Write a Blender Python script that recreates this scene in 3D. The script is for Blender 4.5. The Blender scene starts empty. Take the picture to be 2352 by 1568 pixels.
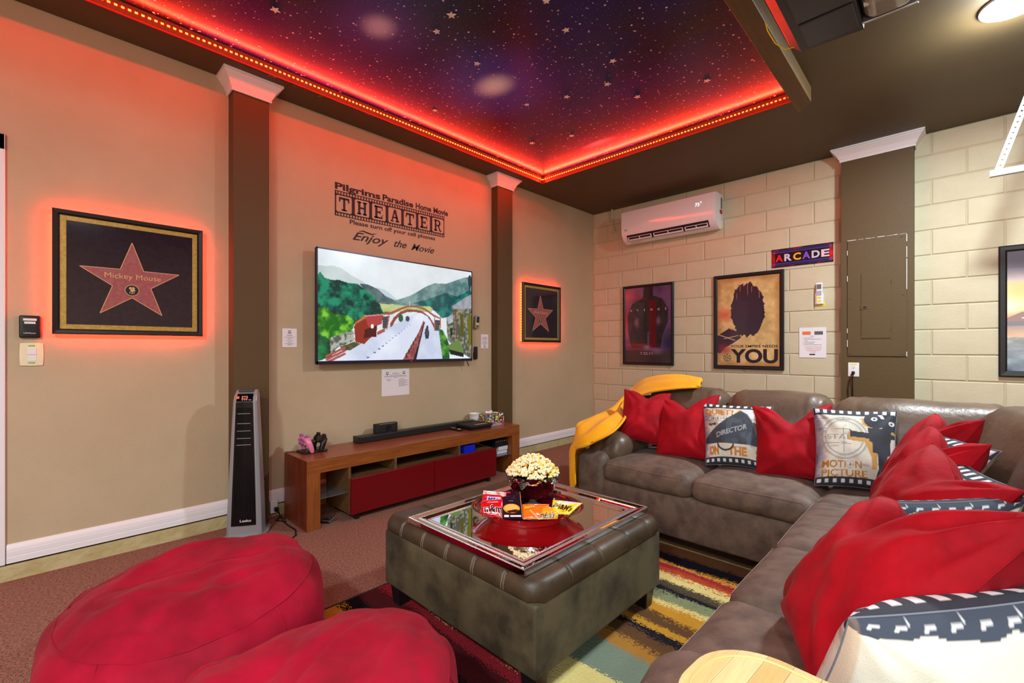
import bpy, bmesh, math, random
import numpy as np
from mathutils import Vector, Matrix, noise

random.seed(7)
SC = bpy.context.scene
COL = SC.collection
H = 2.915                      # ceiling height
PI = math.pi

# ------------------------------------------------------------------ camera, world, lights, exposure
cam_d = bpy.data.cameras.new('camera'); cam = bpy.data.objects.new('camera', cam_d); COL.objects.link(cam)
cam.location = (3.40, -5.03, 1.16)
cam.rotation_euler = (PI / 2, 0, math.radians(44.1))
cam_d.sensor_width = 36.0
cam_d.lens = 1048.5 / 2352 * 36.0
cam_d.shift_y = 17.0 / 2352
cam_d.clip_start = 0.02
SC.camera = cam
SC.view_settings.view_transform = 'Standard'
SC.view_settings.look = 'None'
SC.view_settings.gamma = 1.0
SC.view_settings.exposure = 0.0
SC.view_settings.use_curve_mapping = False

world = bpy.data.worlds.new('world'); SC.world = world; world.use_nodes = True
world.node_tree.nodes['Background'].inputs[0].default_value = (0.8, 0.85, 1.0, 1)
world.node_tree.nodes['Background'].inputs[1].default_value = 0.05


def lamp(name, typ, loc, power, color=(1, 1, 1), target=None, size=0.1, size_y=None, spread=None):
    d = bpy.data.lights.new(name, typ)
    d.energy = power; d.color = color
    if typ == 'AREA':
        d.shape = 'RECTANGLE' if size_y else 'SQUARE'
        d.size = size
        if size_y: d.size_y = size_y
        if spread: d.spread = spread
    else:
        d.shadow_soft_size = size
    o = bpy.data.objects.new(name, d); COL.objects.link(o); o.location = loc
    if target is not None:
        o.rotation_euler = (Vector(target) - Vector(loc)).to_track_quat('-Z', 'Y').to_euler()
    return o


RED = (1.0, 0.03, 0.012)
# bare white ceiling lamp seen at the top right, and the other lamps of the room behind the camera, then an added fill
def down(name, x, y, power, color): return lamp(name, 'AREA', (x, y, 2.872), power, color, target=(x, y, 0), size=0.22)
down('ceiling_lamp_light', 3.62, -1.60, 84, (0.84, 0.95, 1.0))
lamp('ceiling_lamp_glow', 'POINT', (3.62, -1.60, 2.81), 34, (0.82, 0.94, 1.0), size=0.06)
down('rear_ceiling_light', 3.75, -4.75, 22, (0.86, 0.95, 1.0))
down('rear_left_ceiling_light', 3.3, -6.6, 118, (0.88, 0.96, 1.0))
down('rear_right_ceiling_light', 5.2, -6.4, 66, (0.88, 0.96, 1.0))
lamp('front_fill_light', 'AREA', (4.2, -6.9, 1.3), 30, (0.88, 0.96, 1.0), target=(2.0, -3.0, 0.5), size=1.2)  # added soft fill behind the camera; no window is known here
# red light in the ceiling recess: the two LED strips and added lamps
def strip_light(name, p0, p1, direction, power, width=0.012):
    a, b = Vector(p0), Vector(p1)
    d = bpy.data.lights.new(name, 'AREA'); d.shape = 'RECTANGLE'; d.energy = power; d.color = RED
    d.size = (b - a).length; d.size_y = width
    o = bpy.data.objects.new(name, d); COL.objects.link(o); o.location = (a + b) / 2
    x = (b - a).normalized(); z = -Vector(direction).normalized(); y = z.cross(x).normalized(); z = x.cross(y)
    o.rotation_euler = Matrix((x, y, z)).transposed().to_euler()
    return o
strip_light('added_red_wall_light', (0.425, -7.0, 2.972), (0.425, -1.5, 2.972), (-1, 0, -1.6), 17)  # added lamp set off the LED strip, reddens the television wall
strip_light('recess_strip_light_left', (0.285, -5.9, 2.945), (0.285, -1.35, 2.945), (1, 0, 0.45), 52)
strip_light('recess_strip_light_back', (0.30, -1.345, 2.945), (2.58, -1.345, 2.945), (0, -1, 0.45), 32)
strip_light('added_red_far_light', (0.30, -1.52, 2.970), (2.58, -1.52, 2.970), (0, 1, -0.35), 4)  # added lamp, tints the block wall and air conditioner red; no strip here
strip_light('added_red_beam_light', (2.60, -6.5, 2.958), (2.60, -1.4, 2.958), (-1, 0, -0.30), 9)  # added lamp for an unseen strip, spreads red evenly over the television wall

# ------------------------------------------------------------------ materials
def S(r, g, b, a=1.0):
    f = lambda c: (c / 255) / 12.92 if c / 255 <= 0.04045 else ((c / 255 + 0.055) / 1.055) ** 2.4
    return (f(r), f(g), f(b), a)

_mats = {}
def mat(name, rgb=(200, 200, 200), rough=0.6, metal=0.0, rgb2=None, scale=6.0, detail=4.0, lo=0.35, hi=0.65, bump=0.0,
        bscale=80.0, bdist=0.01, emit=None, estr=1.0, coat=0.0, sheen=0.0, stretch=None, trans=0.0, alpha=1.0, spec=0.5, ior=1.45, wave=None):
    if name in _mats: return _mats[name]
    m = bpy.data.materials.new(name); m.use_nodes = True
    nt = m.node_tree; N = nt.nodes; L = nt.links
    p = N['Principled BSDF']
    p.inputs['Base Color'].default_value = S(*rgb)
    p.inputs['Roughness'].default_value = rough
    p.inputs['Metallic'].default_value = metal
    p.inputs['Specular IOR Level'].default_value = spec
    p.inputs['IOR'].default_value = ior
    p.inputs['Coat Weight'].default_value = coat
    p.inputs['Coat Roughness'].default_value = 0.08
    p.inputs['Sheen Weight'].default_value = sheen
    p.inputs['Transmission Weight'].default_value = trans
    p.inputs['Alpha'].default_value = alpha
    tc = N.new('ShaderNodeTexCoord'); vec = tc.outputs['Object']
    if stretch:
        mp = N.new('ShaderNodeMapping'); mp.inputs['Scale'].default_value = stretch
        L.new(vec, mp.inputs['Vector']); vec = mp.outputs['Vector']
    if rgb2 is not None:
        nz = N.new('ShaderNodeTexNoise'); nz.inputs['Scale'].default_value = scale; nz.inputs['Detail'].default_value = detail
        nz.inputs['Roughness'].default_value = 0.6
        L.new(vec, nz.inputs['Vector'])
        cr = N.new('ShaderNodeValToRGB'); cr.color_ramp.elements[0].position = lo; cr.color_ramp.elements[1].position = hi
        cr.color_ramp.elements[0].color = S(*rgb); cr.color_ramp.elements[1].color = S(*rgb2)
        L.new(nz.outputs['Fac'], cr.inputs['Fac']); L.new(cr.outputs['Color'], p.inputs['Base Color'])
    if bump:
        nb = N.new('ShaderNodeTexNoise'); nb.inputs['Scale'].default_value = bscale; nb.inputs['Detail'].default_value = 3
        L.new(tc.outputs['Object'], nb.inputs['Vector'])
        bp = N.new('ShaderNodeBump'); bp.inputs['Strength'].default_value = bump; bp.inputs['Distance'].default_value = bdist
        L.new(nb.outputs['Fac'], bp.inputs['Height']); L.new(bp.outputs['Normal'], p.inputs['Normal'])
    if emit is not None:
        p.inputs['Emission Color'].default_value = emit if len(emit) == 4 else (*emit, 1)
        p.inputs['Emission Strength'].default_value = estr
    _mats[name] = m
    return m

def paint_mat(name, rough=0.6, emit=0.0, coat=0.0, sheen=0.0, weave=0.0):
    """material that takes its colour from the mesh's own painted colours"""
    if name in _mats: return _mats[name]
    m = bpy.data.materials.new(name); m.use_nodes = True
    N = m.node_tree.nodes; L = m.node_tree.links; p = N['Principled BSDF']
    a = N.new('ShaderNodeVertexColor'); a.layer_name = 'paint'
    p.inputs['Roughness'].default_value = rough; p.inputs['Coat Weight'].default_value = coat
    p.inputs['Coat Roughness'].default_value = 0.05
    p.inputs['Sheen Weight'].default_value = sheen
    if emit:
        L.new(a.outputs['Color'], p.inputs['Emission Color']); p.inputs['Emission Strength'].default_value = emit
        p.inputs['Base Color'].default_value = (0.01, 0.01, 0.01, 1)
    else:
        L.new(a.outputs['Color'], p.inputs['Base Color'])
    if weave:
        tc = N.new('ShaderNodeTexCoord')
        nb = N.new('ShaderNodeTexNoise'); nb.inputs['Scale'].default_value = 400
        L.new(tc.outputs['Object'], nb.inputs['Vector'])
        bp = N.new('ShaderNodeBump'); bp.inputs['Strength'].default_value = weave; bp.inputs['Distance'].default_value = 0.003
        L.new(nb.outputs['Fac'], bp.inputs['Height']); L.new(bp.outputs['Normal'], p.inputs['Normal'])
    _mats[name] = m
    return m

# ------------------------------------------------------------------ geometry helpers
class MB:
    """collects vertices and faces in world space, becomes ONE mesh"""
    def __init__(s): s.v = []; s.f = []; s.mi = []; s.col = None
    def add(s, vs, fs, mi=0):
        o = len(s.v); s.v += [tuple(v) for v in vs]; s.f += [tuple(i + o for i in f) for f in fs]; s.mi += [mi] * len(fs)
        return s
    def box(s, x0, x1, y0, y1, z0, z1, mi=0):
        vs = [(x, y, z) for z in (z0, z1) for y in (y0, y1) for x in (x0, x1)]
        return s.add(vs, [(0, 2, 3, 1), (4, 5, 7, 6), (0, 1, 5, 4), (2, 6, 7, 3), (0, 4, 6, 2), (1, 3, 7, 5)], mi)
    def obox(s, M, x0, x1, y0, y1, z0, z1, mi=0):
        vs = [M @ Vector((x, y, z)) for z in (z0, z1) for y in (y0, y1) for x in (x0, x1)]
        return s.add(vs, [(0, 2, 3, 1), (4, 5, 7, 6), (0, 1, 5, 4), (2, 6, 7, 3), (0, 4, 6, 2), (1, 3, 7, 5)], mi)
    def prism(s, M, pts, z0, z1, mi=0):
        n = len(pts)
        vs = [M @ Vector((p[0], p[1], z0)) for p in pts] + [M @ Vector((p[0], p[1], z1)) for p in pts]
        fs = [tuple(range(n - 1, -1, -1)), tuple(range(n, 2 * n))] + [(i, (i + 1) % n, n + (i + 1) % n, n + i) for i in range(n)]
        return s.add(vs, fs, mi)
    def tube(s, pts, r, n=8, mi=0, closed=False):
        pts = [Vector(p) for p in pts]; m = len(pts); rings = []
        up = Vector((0, 0, 1))
        for i, p in enumerate(pts):
            if closed: t = pts[(i + 1) % m] - pts[i - 1]
            else: t = pts[min(i + 1, m - 1)] - pts[max(i - 1, 0)]
            t.normalize()
            a = t.cross(up)
            if a.length < 1e-4: a = t.cross(Vector((1, 0, 0)))
            a.normalize(); b = t.cross(a)
            rr = r[i] if isinstance(r, (list, tuple)) else r
            rings.append([p + (a * math.cos(2 * PI * k / n) + b * math.sin(2 * PI * k / n)) * rr for k in range(n)])
        vs = [v for R in rings for v in R]; fs = []
        for i in range(m if closed else m - 1):
            j = (i + 1) % m
            for k in range(n):
                fs.append((i * n + k, i * n + (k + 1) % n, j * n + (k + 1) % n, j * n + k))
        if not closed: fs += [tuple(range(n - 1, -1, -1)), tuple(range((m - 1) * n, m * n))]
        return s.add(vs, fs, mi)
    def lathe(s, M, prof, n=32, mi=0, sx=1.0, sy=1.0, caps=True):
        vs = []; m = len(prof)
        for r, z in prof:
            for k in range(n):
                a = 2 * PI * k / n
                vs.append(M @ Vector((r * sx * math.cos(a), r * sy * math.sin(a), z)))
        fs = [(i * n + k, i * n + (k + 1) % n, (i + 1) * n + (k + 1) % n, (i + 1) * n + k) for i in range(m - 1) for k in range(n)]
        if caps: fs += [tuple(range(n - 1, -1, -1)), tuple(range((m - 1) * n, m * n))]
        return s.add(vs, fs, mi)
    def ball(s, c, r, seg=10, rings=6, mi=0, M=None):
        rx, ry, rz = (r, r, r) if not isinstance(r, (list, tuple)) else r
        vs = []; c = Vector(c)
        for i in range(rings + 1):
            t = PI * i / rings
            for k in range(seg):
                a = 2 * PI * k / seg
                q = Vector((rx * math.sin(t) * math.cos(a), ry * math.sin(t) * math.sin(a), -rz * math.cos(t)))
                vs.append(c + (M @ q if M else q))
        fs = [(i * seg + k, i * seg + (k + 1) % seg, (i + 1) * seg + (k + 1) % seg, (i + 1) * seg + k) for i in range(rings) for k in range(seg)]
        return s.add(vs, fs, mi)
    def grid(s, P, mi=0, wrap=False):
        n = len(P); m = len(P[0]); vs = [p for R in P for p in R]
        fs = [(i * m + j, i * m + (j + 1) % m, (i + 1) * m + (j + 1) % m, (i + 1) * m + j) for i in range(n - 1) for j in range(m if wrap else m - 1)]
        return s.add(vs, fs, mi)
    def rbox(s, c, size, r, n=(14, 14, 8), deform=None, mi=0, M=None):
        """rounded box; deform(p, h) moves local points"""
        h = [d / 2 for d in size]; idx = {}; vs = []; fs = []
        r = min(r, *h)
        def samples(hh, k):
            inner = hh - r
            e = [hh - r * (1 - t) for t in (0.35, 0.65, 0.85, 1.0)]
            mid = [(-inner + 2 * inner * i / k) for i in range(k + 1)] if inner > 1e-6 else [0.0]
            return sorted(set([round(-x, 6) for x in e] + [round(x, 6) for x in mid] + [round(x, 6) for x in e]))
        A = [samples(h[a], n[a]) for a in range(3)]
        c = Vector(c)
        def vid(p):
            k = (round(p[0], 5), round(p[1], 5), round(p[2], 5))
            if k not in idx:
                q = Vector([max(-(h[a] - r), min(h[a] - r, p[a])) for a in range(3)]); d = Vector(p) - q
                # push cube-surface point to the rounded surface
                o = q + d.normalized() * r if d.length > 1e-9 else Vector(p)
                if deform: o = deform(o, h)
                if M: o = M @ o
                idx[k] = len(vs); vs.append(c + o)
            return idx[k]
        for ax in range(3):
            u, w = (ax + 1) % 3, (ax + 2) % 3
            for sg in (-1, 1):
                for i in range(len(A[u]) - 1):
                    for j in range(len(A[w]) - 1):
                        q = []
                        for (ii, jj) in ((i, j), (i + 1, j), (i + 1, j + 1), (i, j + 1)):
                            p = [0, 0, 0]; p[ax] = sg * h[ax]; p[u] = A[u][ii]; p[w] = A[w][jj]
                            q.append(vid(p))
                        fs.append(tuple(q if sg > 0 else q[::-1]))
        return s.add(vs, fs, mi)

_things = {}
def link(o, name, parent=None):
    COL.objects.link(o)
    if parent is not None:
        o.parent = parent
        o.matrix_parent_inverse = _things.get(parent.name, Matrix.Identity(4))
    return o
def obj(name, mb, m, parent=None, smooth=False, angle=40, bevel=0.0, seg=2, kind=None, label=None):
    me = bpy.data.meshes.new(name)
    me.from_pydata(mb.v, [], mb.f); me.update()
    ms = m if isinstance(m, (list, tuple)) else [m]
    for x in ms: me.materials.append(x)
    if len(ms) > 1: me.polygons.foreach_set('material_index', mb.mi)
    if mb.col is not None:
        ca = me.color_attributes.new('paint', 'FLOAT_COLOR', 'POINT'); ca.data.foreach_set('color', np.asarray(mb.col, dtype=np.float32).ravel())
    o = bpy.data.objects.new(name, me); link(o, name, parent)
    if smooth:
        me.shade_smooth()
        if angle < 180: me.set_sharp_from_angle(angle=math.radians(angle))
    if bevel:
        b = o.modifiers.new('bevel', 'BEVEL'); b.width = bevel; b.segments = seg; b.limit_method = 'ANGLE'; b.angle_limit = math.radians(40)
        b.harden_normals = False
    if kind: o['kind'] = kind
    if label: o['label'] = label
    return o
def share(src, name, parent, loc, rot=None):
    o = src.copy(); o.name = name; COL.objects.link(o); o.parent = parent; o.location = loc
    if rot: o.rotation_euler = rot
    return o
def thing(name, label, cat, loc=(0, 0, 0), group=None):
    o = bpy.data.objects.new(name, None); COL.objects.link(o); o.location = loc; o.empty_display_size = 0.05
    _things[o.name] = Matrix.Translation(Vector(loc)).inverted()
    o['label'] = label; o['category'] = cat
    if group: o['group'] = group
    return o
def tag(o, label, cat, group=None):
    o['label'] = label; o['category'] = cat
    if group: o['group'] = group
    return o
def struct(name, mb, m, **k):
    o = obj(name, mb, m, **k); o['kind'] = 'structure'; return o

def PM(kind, o):
    if kind == 'tv': U, V, Nn = (0, 1, 0), (0, 0, 1), (1, 0, 0)
    elif kind == 'ac': U, V, Nn = (1, 0, 0), (0, 0, 1), (0, -1, 0)
    elif kind == 'top': U, V, Nn = (1, 0, 0), (0, 1, 0), (0, 0, 1)
    return frameM(o, U, V, Nn)
def frameM(o, U, V, Nn):
    U, V, Nn = Vector(U).normalized(), Vector(V).normalized(), Vector(Nn).normalized()
    return Matrix(((U.x, V.x, Nn.x, o[0]), (U.y, V.y, Nn.y, o[1]), (U.z, V.z, Nn.z, o[2]), (0, 0, 0, 1)))

_tc = {}
def text2d(s, bold=0.0, shear=0.0, spacing=1.0):
    """2D triangles/polygons of a line of writing, normalised so that cap height is 1"""
    key = (s, bold, shear, spacing)
    if key in _tc: return _tc[key]
    cu = bpy.data.curves.new('t', 'FONT'); cu.body = s; cu.size = 1.0; cu.offset = bold; cu.shear = shear; cu.space_character = spacing
    cu.resolution_u = 4
    o = bpy.data.objects.new('t', cu); COL.objects.link(o)
    dg = bpy.context.evaluated_depsgraph_get()
    me = bpy.data.meshes.new_from_object(o.evaluated_get(dg))
    vs = [(v.co.x, v.co.y) for v in me.vertices]; fs = [tuple(p.vertices) for p in me.polygons]
    bpy.data.objects.remove(o); bpy.data.curves.remove(cu); bpy.data.meshes.remove(me)
    if not vs: vs = [(0, 0)]
    k = 1 / 0.73
    vs = [(x * k, y * k) for x, y in vs]
    _tc[key] = (vs, fs)
    return _tc[key]
def put_text(mb, M, s, x, y, h, w=None, align='l', bold=0.0, shear=0.0, spacing=1.0, off=0.0006, mi=0, rise=0.0):
    """writing of cap height h at x, y on plane M; w forces the width; rise slopes the base line"""
    vs, fs = text2d(s, bold, shear, spacing)
    x0 = min(v[0] for v in vs); x1 = max(v[0] for v in vs)
    kx = h if w is None else w / (x1 - x0)
    ww = (x1 - x0) * kx
    ox = x if align == 'l' else (x - ww / 2 if align == 'c' else x - ww)
    mb.add([M @ Vector((ox + (vx - x0) * kx, y + vy * h + rise * (vx - x0) * kx, off)) for vx, vy in vs], fs, mi)
    return mb

# ------------------------------------------------------------------ painted surfaces (numpy canvas -> mesh colours)
def lin(c):
    c = np.asarray(c, dtype=np.float64) / 255.0
    return np.where(c <= 0.04045, c / 12.92, ((c + 0.055) / 1.055) ** 2.4)
_rng = np.random.default_rng(3)
def vnoise(X, Y, sc, seed=0):
    """smooth value noise on arrays"""
    r = np.random.default_rng(seed).random((64, 64))
    x = X * sc; y = Y * sc
    xi = np.floor(x).astype(int); yi = np.floor(y).astype(int); fx = x - xi; fy = y - yi
    fx = fx * fx * (3 - 2 * fx); fy = fy * fy * (3 - 2 * fy)
    g = lambda a, b: r[a % 64, b % 64]
    return (g(xi, yi) * (1 - fx) + g(xi + 1, yi) * fx) * (1 - fy) + (g(xi, yi + 1) * (1 - fx) + g(xi + 1, yi + 1) * fx) * fy
def fbm(X, Y, sc, seed=0, o=4):
    t = 0; a = 0.5
    for i in range(o):
        t = t + a * vnoise(X, Y, sc * 2 ** i, seed + i); a *= 0.5
    return t / (1 - 0.5 ** o)
class Canvas:
    """x right 0..w, y up 0..h in any unit; nx x ny sample points"""
    def __init__(s, w, h, nx, ny, bg):
        s.w, s.h = w, h
        xs = np.linspace(0, w, nx); ys = np.linspace(0, h, ny)
        s.X, s.Y = np.meshgrid(xs, ys); s.c = np.zeros((ny, nx, 3)); s.c[:] = bg
    def inpoly(s, pts):
        ins = np.zeros(s.X.shape, bool); n = len(pts)
        for i in range(n):
            x1, y1 = pts[i]; x2, y2 = pts[(i + 1) % n]
            if y1 == y2: continue
            cond = ((s.Y >= min(y1, y2)) & (s.Y < max(y1, y2)))
            xx = x1 + (s.Y - y1) * (x2 - x1) / (y2 - y1)
            ins ^= cond & (s.X < xx)
        return ins
    def fill(s, mask, col, a=1.0):
        col = np.asarray(col, float)
        aa = (mask.astype(float) * a)[..., None]
        s.c = s.c * (1 - aa) + col * aa
    def poly(s, pts, col, a=1.0): s.fill(s.inpoly(pts), col, a)
    def rect(s, x0, x1, y0, y1, col, a=1.0): s.fill((s.X >= x0) & (s.X <= x1) & (s.Y >= y0) & (s.Y <= y1), col, a)
    def ell(s, cx, cy, rx, ry, col, a=1.0, inner=None):
        d = ((s.X - cx) / rx) ** 2 + ((s.Y - cy) / ry) ** 2
        m = d <= 1
        if inner: m &= d >= inner ** 2
        s.fill(m, col, a)
    def glow(s, cx, cy, rx, ry, col, a=1.0, p=1.0):
        d = ((s.X - cx) / rx) ** 2 + ((s.Y - cy) / ry) ** 2
        s.fill(np.exp(-d * p), col, a)
    def line(s, x0, y0, x1, y1, wd, col, a=1.0):
        dx, dy = x1 - x0, y1 - y0; L2 = dx * dx + dy * dy
        t = np.clip(((s.X - x0) * dx + (s.Y - y0) * dy) / L2, 0, 1)
        s.fill(np.hypot(s.X - x0 - t * dx, s.Y - y0 - t * dy) <= wd / 2, col, a)
    def text(s, st, x, y, h, col, w=None, align='l', bold=0.0, shear=0.0, a=1.0, rise=0.0, spacing=1.0, serif=False):
        vs, fs = text2d(st, bold, shear, spacing)
        x0 = min(v[0] for v in vs); x1 = max(v[0] for v in vs)
        kx = h if w is None else w / (x1 - x0); ww = (x1 - x0) * kx
        ox = x if align == 'l' else (x - ww / 2 if align == 'c' else x - ww)
        P = [(ox + (vx - x0) * kx, y + vy * h + rise * (vx - x0) * kx) for vx, vy in vs]
        m = np.zeros(s.X.shape, bool)
        for f in fs: m |= s.inpoly([P[i] for i in f])
        s.fill(m, col, a)
    def mb(s, fn):
        """mesh whose points are fn(x/w, y/h) with these colours"""
        ny, nx = s.X.shape; b = MB()
        P = [[fn(s.X[j, i] / s.w, s.Y[j, i] / s.h) for i in range(nx)] for j in range(ny)]
        b.grid(P)
        b.col = np.concatenate([lin(np.clip(s.c, 0, 255)), np.ones((ny, nx, 1))], -1).reshape(-1, 4)
        return b
    def flat(s, M, x0, y0, off):
        return s.mb(lambda u, v: M @ Vector((x0 + u * s.w, y0 + v * s.h, off)))

# ------------------------------------------------------------------ common materials
M_wall = mat('tan_plaster', (190, 171, 140), 0.75, rgb2=(184, 165, 133), scale=2.5, bump=0.28, bscale=130, bdist=0.006)
M_block = mat('cream_block_paint', (204, 194, 164), 0.7, rgb2=(197, 186, 155), scale=5, bump=0.25, bscale=60, bdist=0.006)
M_mortar = mat('cream_mortar_paint', (192, 181, 150), 0.75, bump=0.2, bscale=90)
M_ceil = mat('brown_ceiling_paint', (88, 70, 44), 0.55, rgb2=(82, 65, 40), scale=2, bump=0.15, bscale=160, bdist=0.004)
M_pil = mat('brown_pilaster_paint', (86, 67, 36), 0.6, bump=0.25, bscale=110, bdist=0.006)
M_white = mat('white_trim_paint', (232, 230, 232), 0.35)
M_curb = mat('painted_concrete', (196, 182, 138), 0.85, rgb2=(182, 164, 112), scale=9, bump=0.6, bscale=35, bdist=0.012)
M_black = mat('black_plastic', (22, 21, 24), 0.35)
M_blackm = mat('black_matte', (26, 25, 28), 0.6)
M_dark = mat('dark_shadow_gap', (30, 24, 18), 0.9)
M_whitep = mat('white_plastic', (232, 232, 230), 0.3)
M_paper = mat('white_paper', (232, 228, 232), 0.8)
M_ink = mat('grey_ink', (96, 92, 100), 0.8)
M_leaddark = mat('black_vinyl', (38, 24, 34), 0.6)
M_yellow = mat('yellow_label', (236, 214, 40), 0.5)
M_glass = mat('clear_glass', (240, 245, 245), 0.03, trans=0.95, ior=1.3)
M_alu = mat('brushed_aluminium', (205, 210, 215), 0.35, metal=0.9)
M_red_velvet = mat('red_velvet', (172, 4, 24), 0.75, rgb2=(134, 2, 16), scale=6, detail=6, sheen=0.03, bump=0.12, bscale=60, spec=0.2)
M_bean = mat('crimson_velour', (166, 4, 42), 0.75, rgb2=(128, 2, 28), scale=5, detail=7, sheen=0.03, bump=0.25, bscale=14, bdist=0.02, spec=0.2)
M_sofa = mat('brown_suede', (112, 92, 78), 0.62, rgb2=(78, 62, 52), scale=13, detail=10, lo=0.36, hi=0.68, sheen=0.03, bump=0.15, bscale=120, bdist=0.004)
M_sofa_leather = mat('brown_glossy_leather', (104, 84, 68), 0.38, rgb2=(86, 69, 56), scale=6, detail=6, bump=0.2, bscale=40, bdist=0.01)
M_stitch = mat('tan_thread', (150, 128, 108), 0.8)
M_otto = mat('olive_brown_suede', (90, 80, 56), 0.65, rgb2=(50, 44, 29), scale=6, detail=10, lo=0.40, hi=0.64, sheen=0.02, bump=0.15, bscale=150, bdist=0.004)
M_otto_top = mat('olive_brown_leather', (76, 62, 44), 0.45, rgb2=(54, 43, 30), scale=6, detail=6, bump=0.15, bscale=100, bdist=0.004)
M_wood_top = mat('cherry_wood_top', (150, 82, 52), 0.35, rgb2=(128, 64, 40), scale=5, stretch=(14, 0.8, 14), coat=0.2)
M_wood_front = mat('honey_wood_front', (146, 82, 32), 0.45, rgb2=(122, 64, 22), scale=6, stretch=(12, 1.0, 14))
M_wood_side = mat('cherry_wood_side', (118, 52, 30), 0.35, rgb2=(96, 40, 22), scale=5, stretch=(8, 8, 0.8), coat=0.2)
M_wood_leg = mat('honey_wood_leg', (146, 82, 32), 0.45, rgb2=(122, 64, 22), scale=6, stretch=(12, 12, 1.0))
M_wood_in = mat('walnut_inside', (112, 78, 46), 0.5, rgb2=(92, 62, 36), scale=6, stretch=(12, 1.0, 14))
M_maroon = mat('maroon_gloss_panel', (106, 6, 14), 0.3)
M_mirror = mat('mirror', (235, 236, 240), 0.015, metal=1.0)
M_chrome = mat('chrome', (225, 225, 230), 0.08, metal=1.0)
M_bead = mat('rhinestones', (240, 240, 250), 0.12, metal=0.9)
M_tape = mat('led_tape', (120, 20, 14), 0.5)
M_led = mat('led_emitter', (255, 200, 120), 0.4, emit=(1.0, 0.048, 0.006, 1), estr=14)

# ================================================================== STRUCTURE
YF, XR = -7.3, 6.2             # front wall and right wall (behind the camera)
struct('floor', MB().box(-0.1, XR, YF, 0.1, -0.1, 0.0),
       mat('red_brown_carpet', (178, 130, 110), 0.95, rgb2=(128, 86, 72), scale=95, detail=8, lo=0.36, hi=0.64, bump=0.9, bscale=190, bdist=0.012, spec=0.15))
struct('wall_left', MB().box(-0.12, 0, YF, 0.12, 0.088, H), M_wall)
struct('trim_1', MB().box(-0.12, 0.006, YF, 0.0, 0, 0.078), M_curb)          # rough concrete kerb under the wall
struct('trim_2', MB().box(-0.12, -0.004, YF, 0.0, 0.076, 0.0885), M_dark)     # dark gap above the kerb
# baseboards with their moulded face
def baseboard(name, y0, y1):
    prof = [(0, .090), (.017, .090), (.017, .118), (.014, .121), (.016, .124), (.016, .146), (.013, .149), (.0145, .152), (.012, .164), (.006, .178), (0, .182)]
    b = MB(); n = len(prof)
    b.add([(x, y, z) for y in (y0, y1) for x, z in prof], [(i, (i + 1) % n, n + (i + 1) % n, n + i) for i in range(n)] + [tuple(range(n))[::-1], tuple(range(n, 2 * n))])
    return struct(name, b, M_white)
baseboard('baseboard_left', -5.15, -4.178); baseboard('baseboard_left', -3.967, -1.822); baseboard('baseboard_left', -1.607, 0.0)
# block wall: recessed mortar body and one object for each concrete block
wb = struct('wall_back', MB().box(0, XR, 0.007, 0.14, 0, H), M_mortar)
def block_mesh(w, h):
    b = MB(); c = 0.006; d = 0.018; x, z = w / 2, h / 2
    vs = [(-x, d, -z), (x, d, -z), (x, d, z), (-x, d, z), (-x, c * .8, -z), (x, c * .8, -z), (x, c * .8, z), (-x, c * .8, z),
          (-x + c, 0, -z + c), (x - c, 0, -z + c), (x - c, 0, z - c), (-x + c, 0, z - c)]
    fs = [(8, 9, 10, 11), (4, 5, 9, 8), (5, 6, 10, 9), (6, 7, 11, 10), (7, 4, 8, 11), (0, 1, 5, 4), (1, 2, 6, 5), (2, 3, 7, 6), (3, 0, 4, 7)]
    me = bpy.data.meshes.new('concrete_block'); me.from_pydata(vs, [], fs); me.materials.append(M_block); me.update()
    return me
_bm = {}
BW, BH, JT = 0.406, 0.2032, 0.007
for k in range(-1, 15):
    z0 = 0.0936 + BH * k; z1 = min(z0 + BH, H); z0 = max(z0, 0.0)
    xoff = 2.252 if (k % 2 == 0) else 2.455
    x = xoff - BW * 7
    while x < XR:
        x0, x1 = max(x, 0.0), min(x + BW, XR)
        if x1 - x0 > 0.04 and z1 - z0 > 0.03:
            key = (round(x1 - x0 - JT, 3), round(z1 - z0 - JT, 3))
            if key not in _bm: _bm[key] = block_mesh(*key)
            if not (2.63 < x0 and x1 < 3.15):
                o = bpy.data.objects.new('concrete_block', _bm[key]); COL.objects.link(o); o.parent = wb
                o.location = ((x0 + x1) / 2, random.uniform(-0.0012, 0.0012), (z0 + z1) / 2)
        x += BW
struct('wall_right', MB().box(XR, XR + 0.1, YF, 0.1, 0, H), M_wall)
struct('wall_front', MB().box(-0.1, XR, YF - 0.1, YF, 0, H), M_wall)
# ceiling with the rectangular recess
OX0, OX1, OY = 0.262, 2.604, -1.326
cb = MB()
cb.box(-0.1, OX0, YF, 0.1, H, H + 0.12); cb.box(OX0, OX1, OY, 0.1, H, H + 0.12); cb.box(OX1, XR + 0.1, YF, 0.1, H, H + 0.12)
cb.box(OX0, OX1, YF, -6.05, H, H + 0.12)
struct('ceiling', cb, M_ceil)
# brown beam hanging along the open side of the recess
bmb = MB(); pts = [(2.612, YF), (2.712, YF), (2.712, -1.44), (2.622, -1.335), (2.612, -1.335)]
bmb.prism(Matrix.Identity(4), pts, H - 0.10, H)
struct('trim_3', bmb, mat('brown_board', (112, 86, 50), 0.55, rgb2=(98, 74, 42), scale=3, stretch=(8, .6, 8), bump=.1), bevel=0.004)
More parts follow.
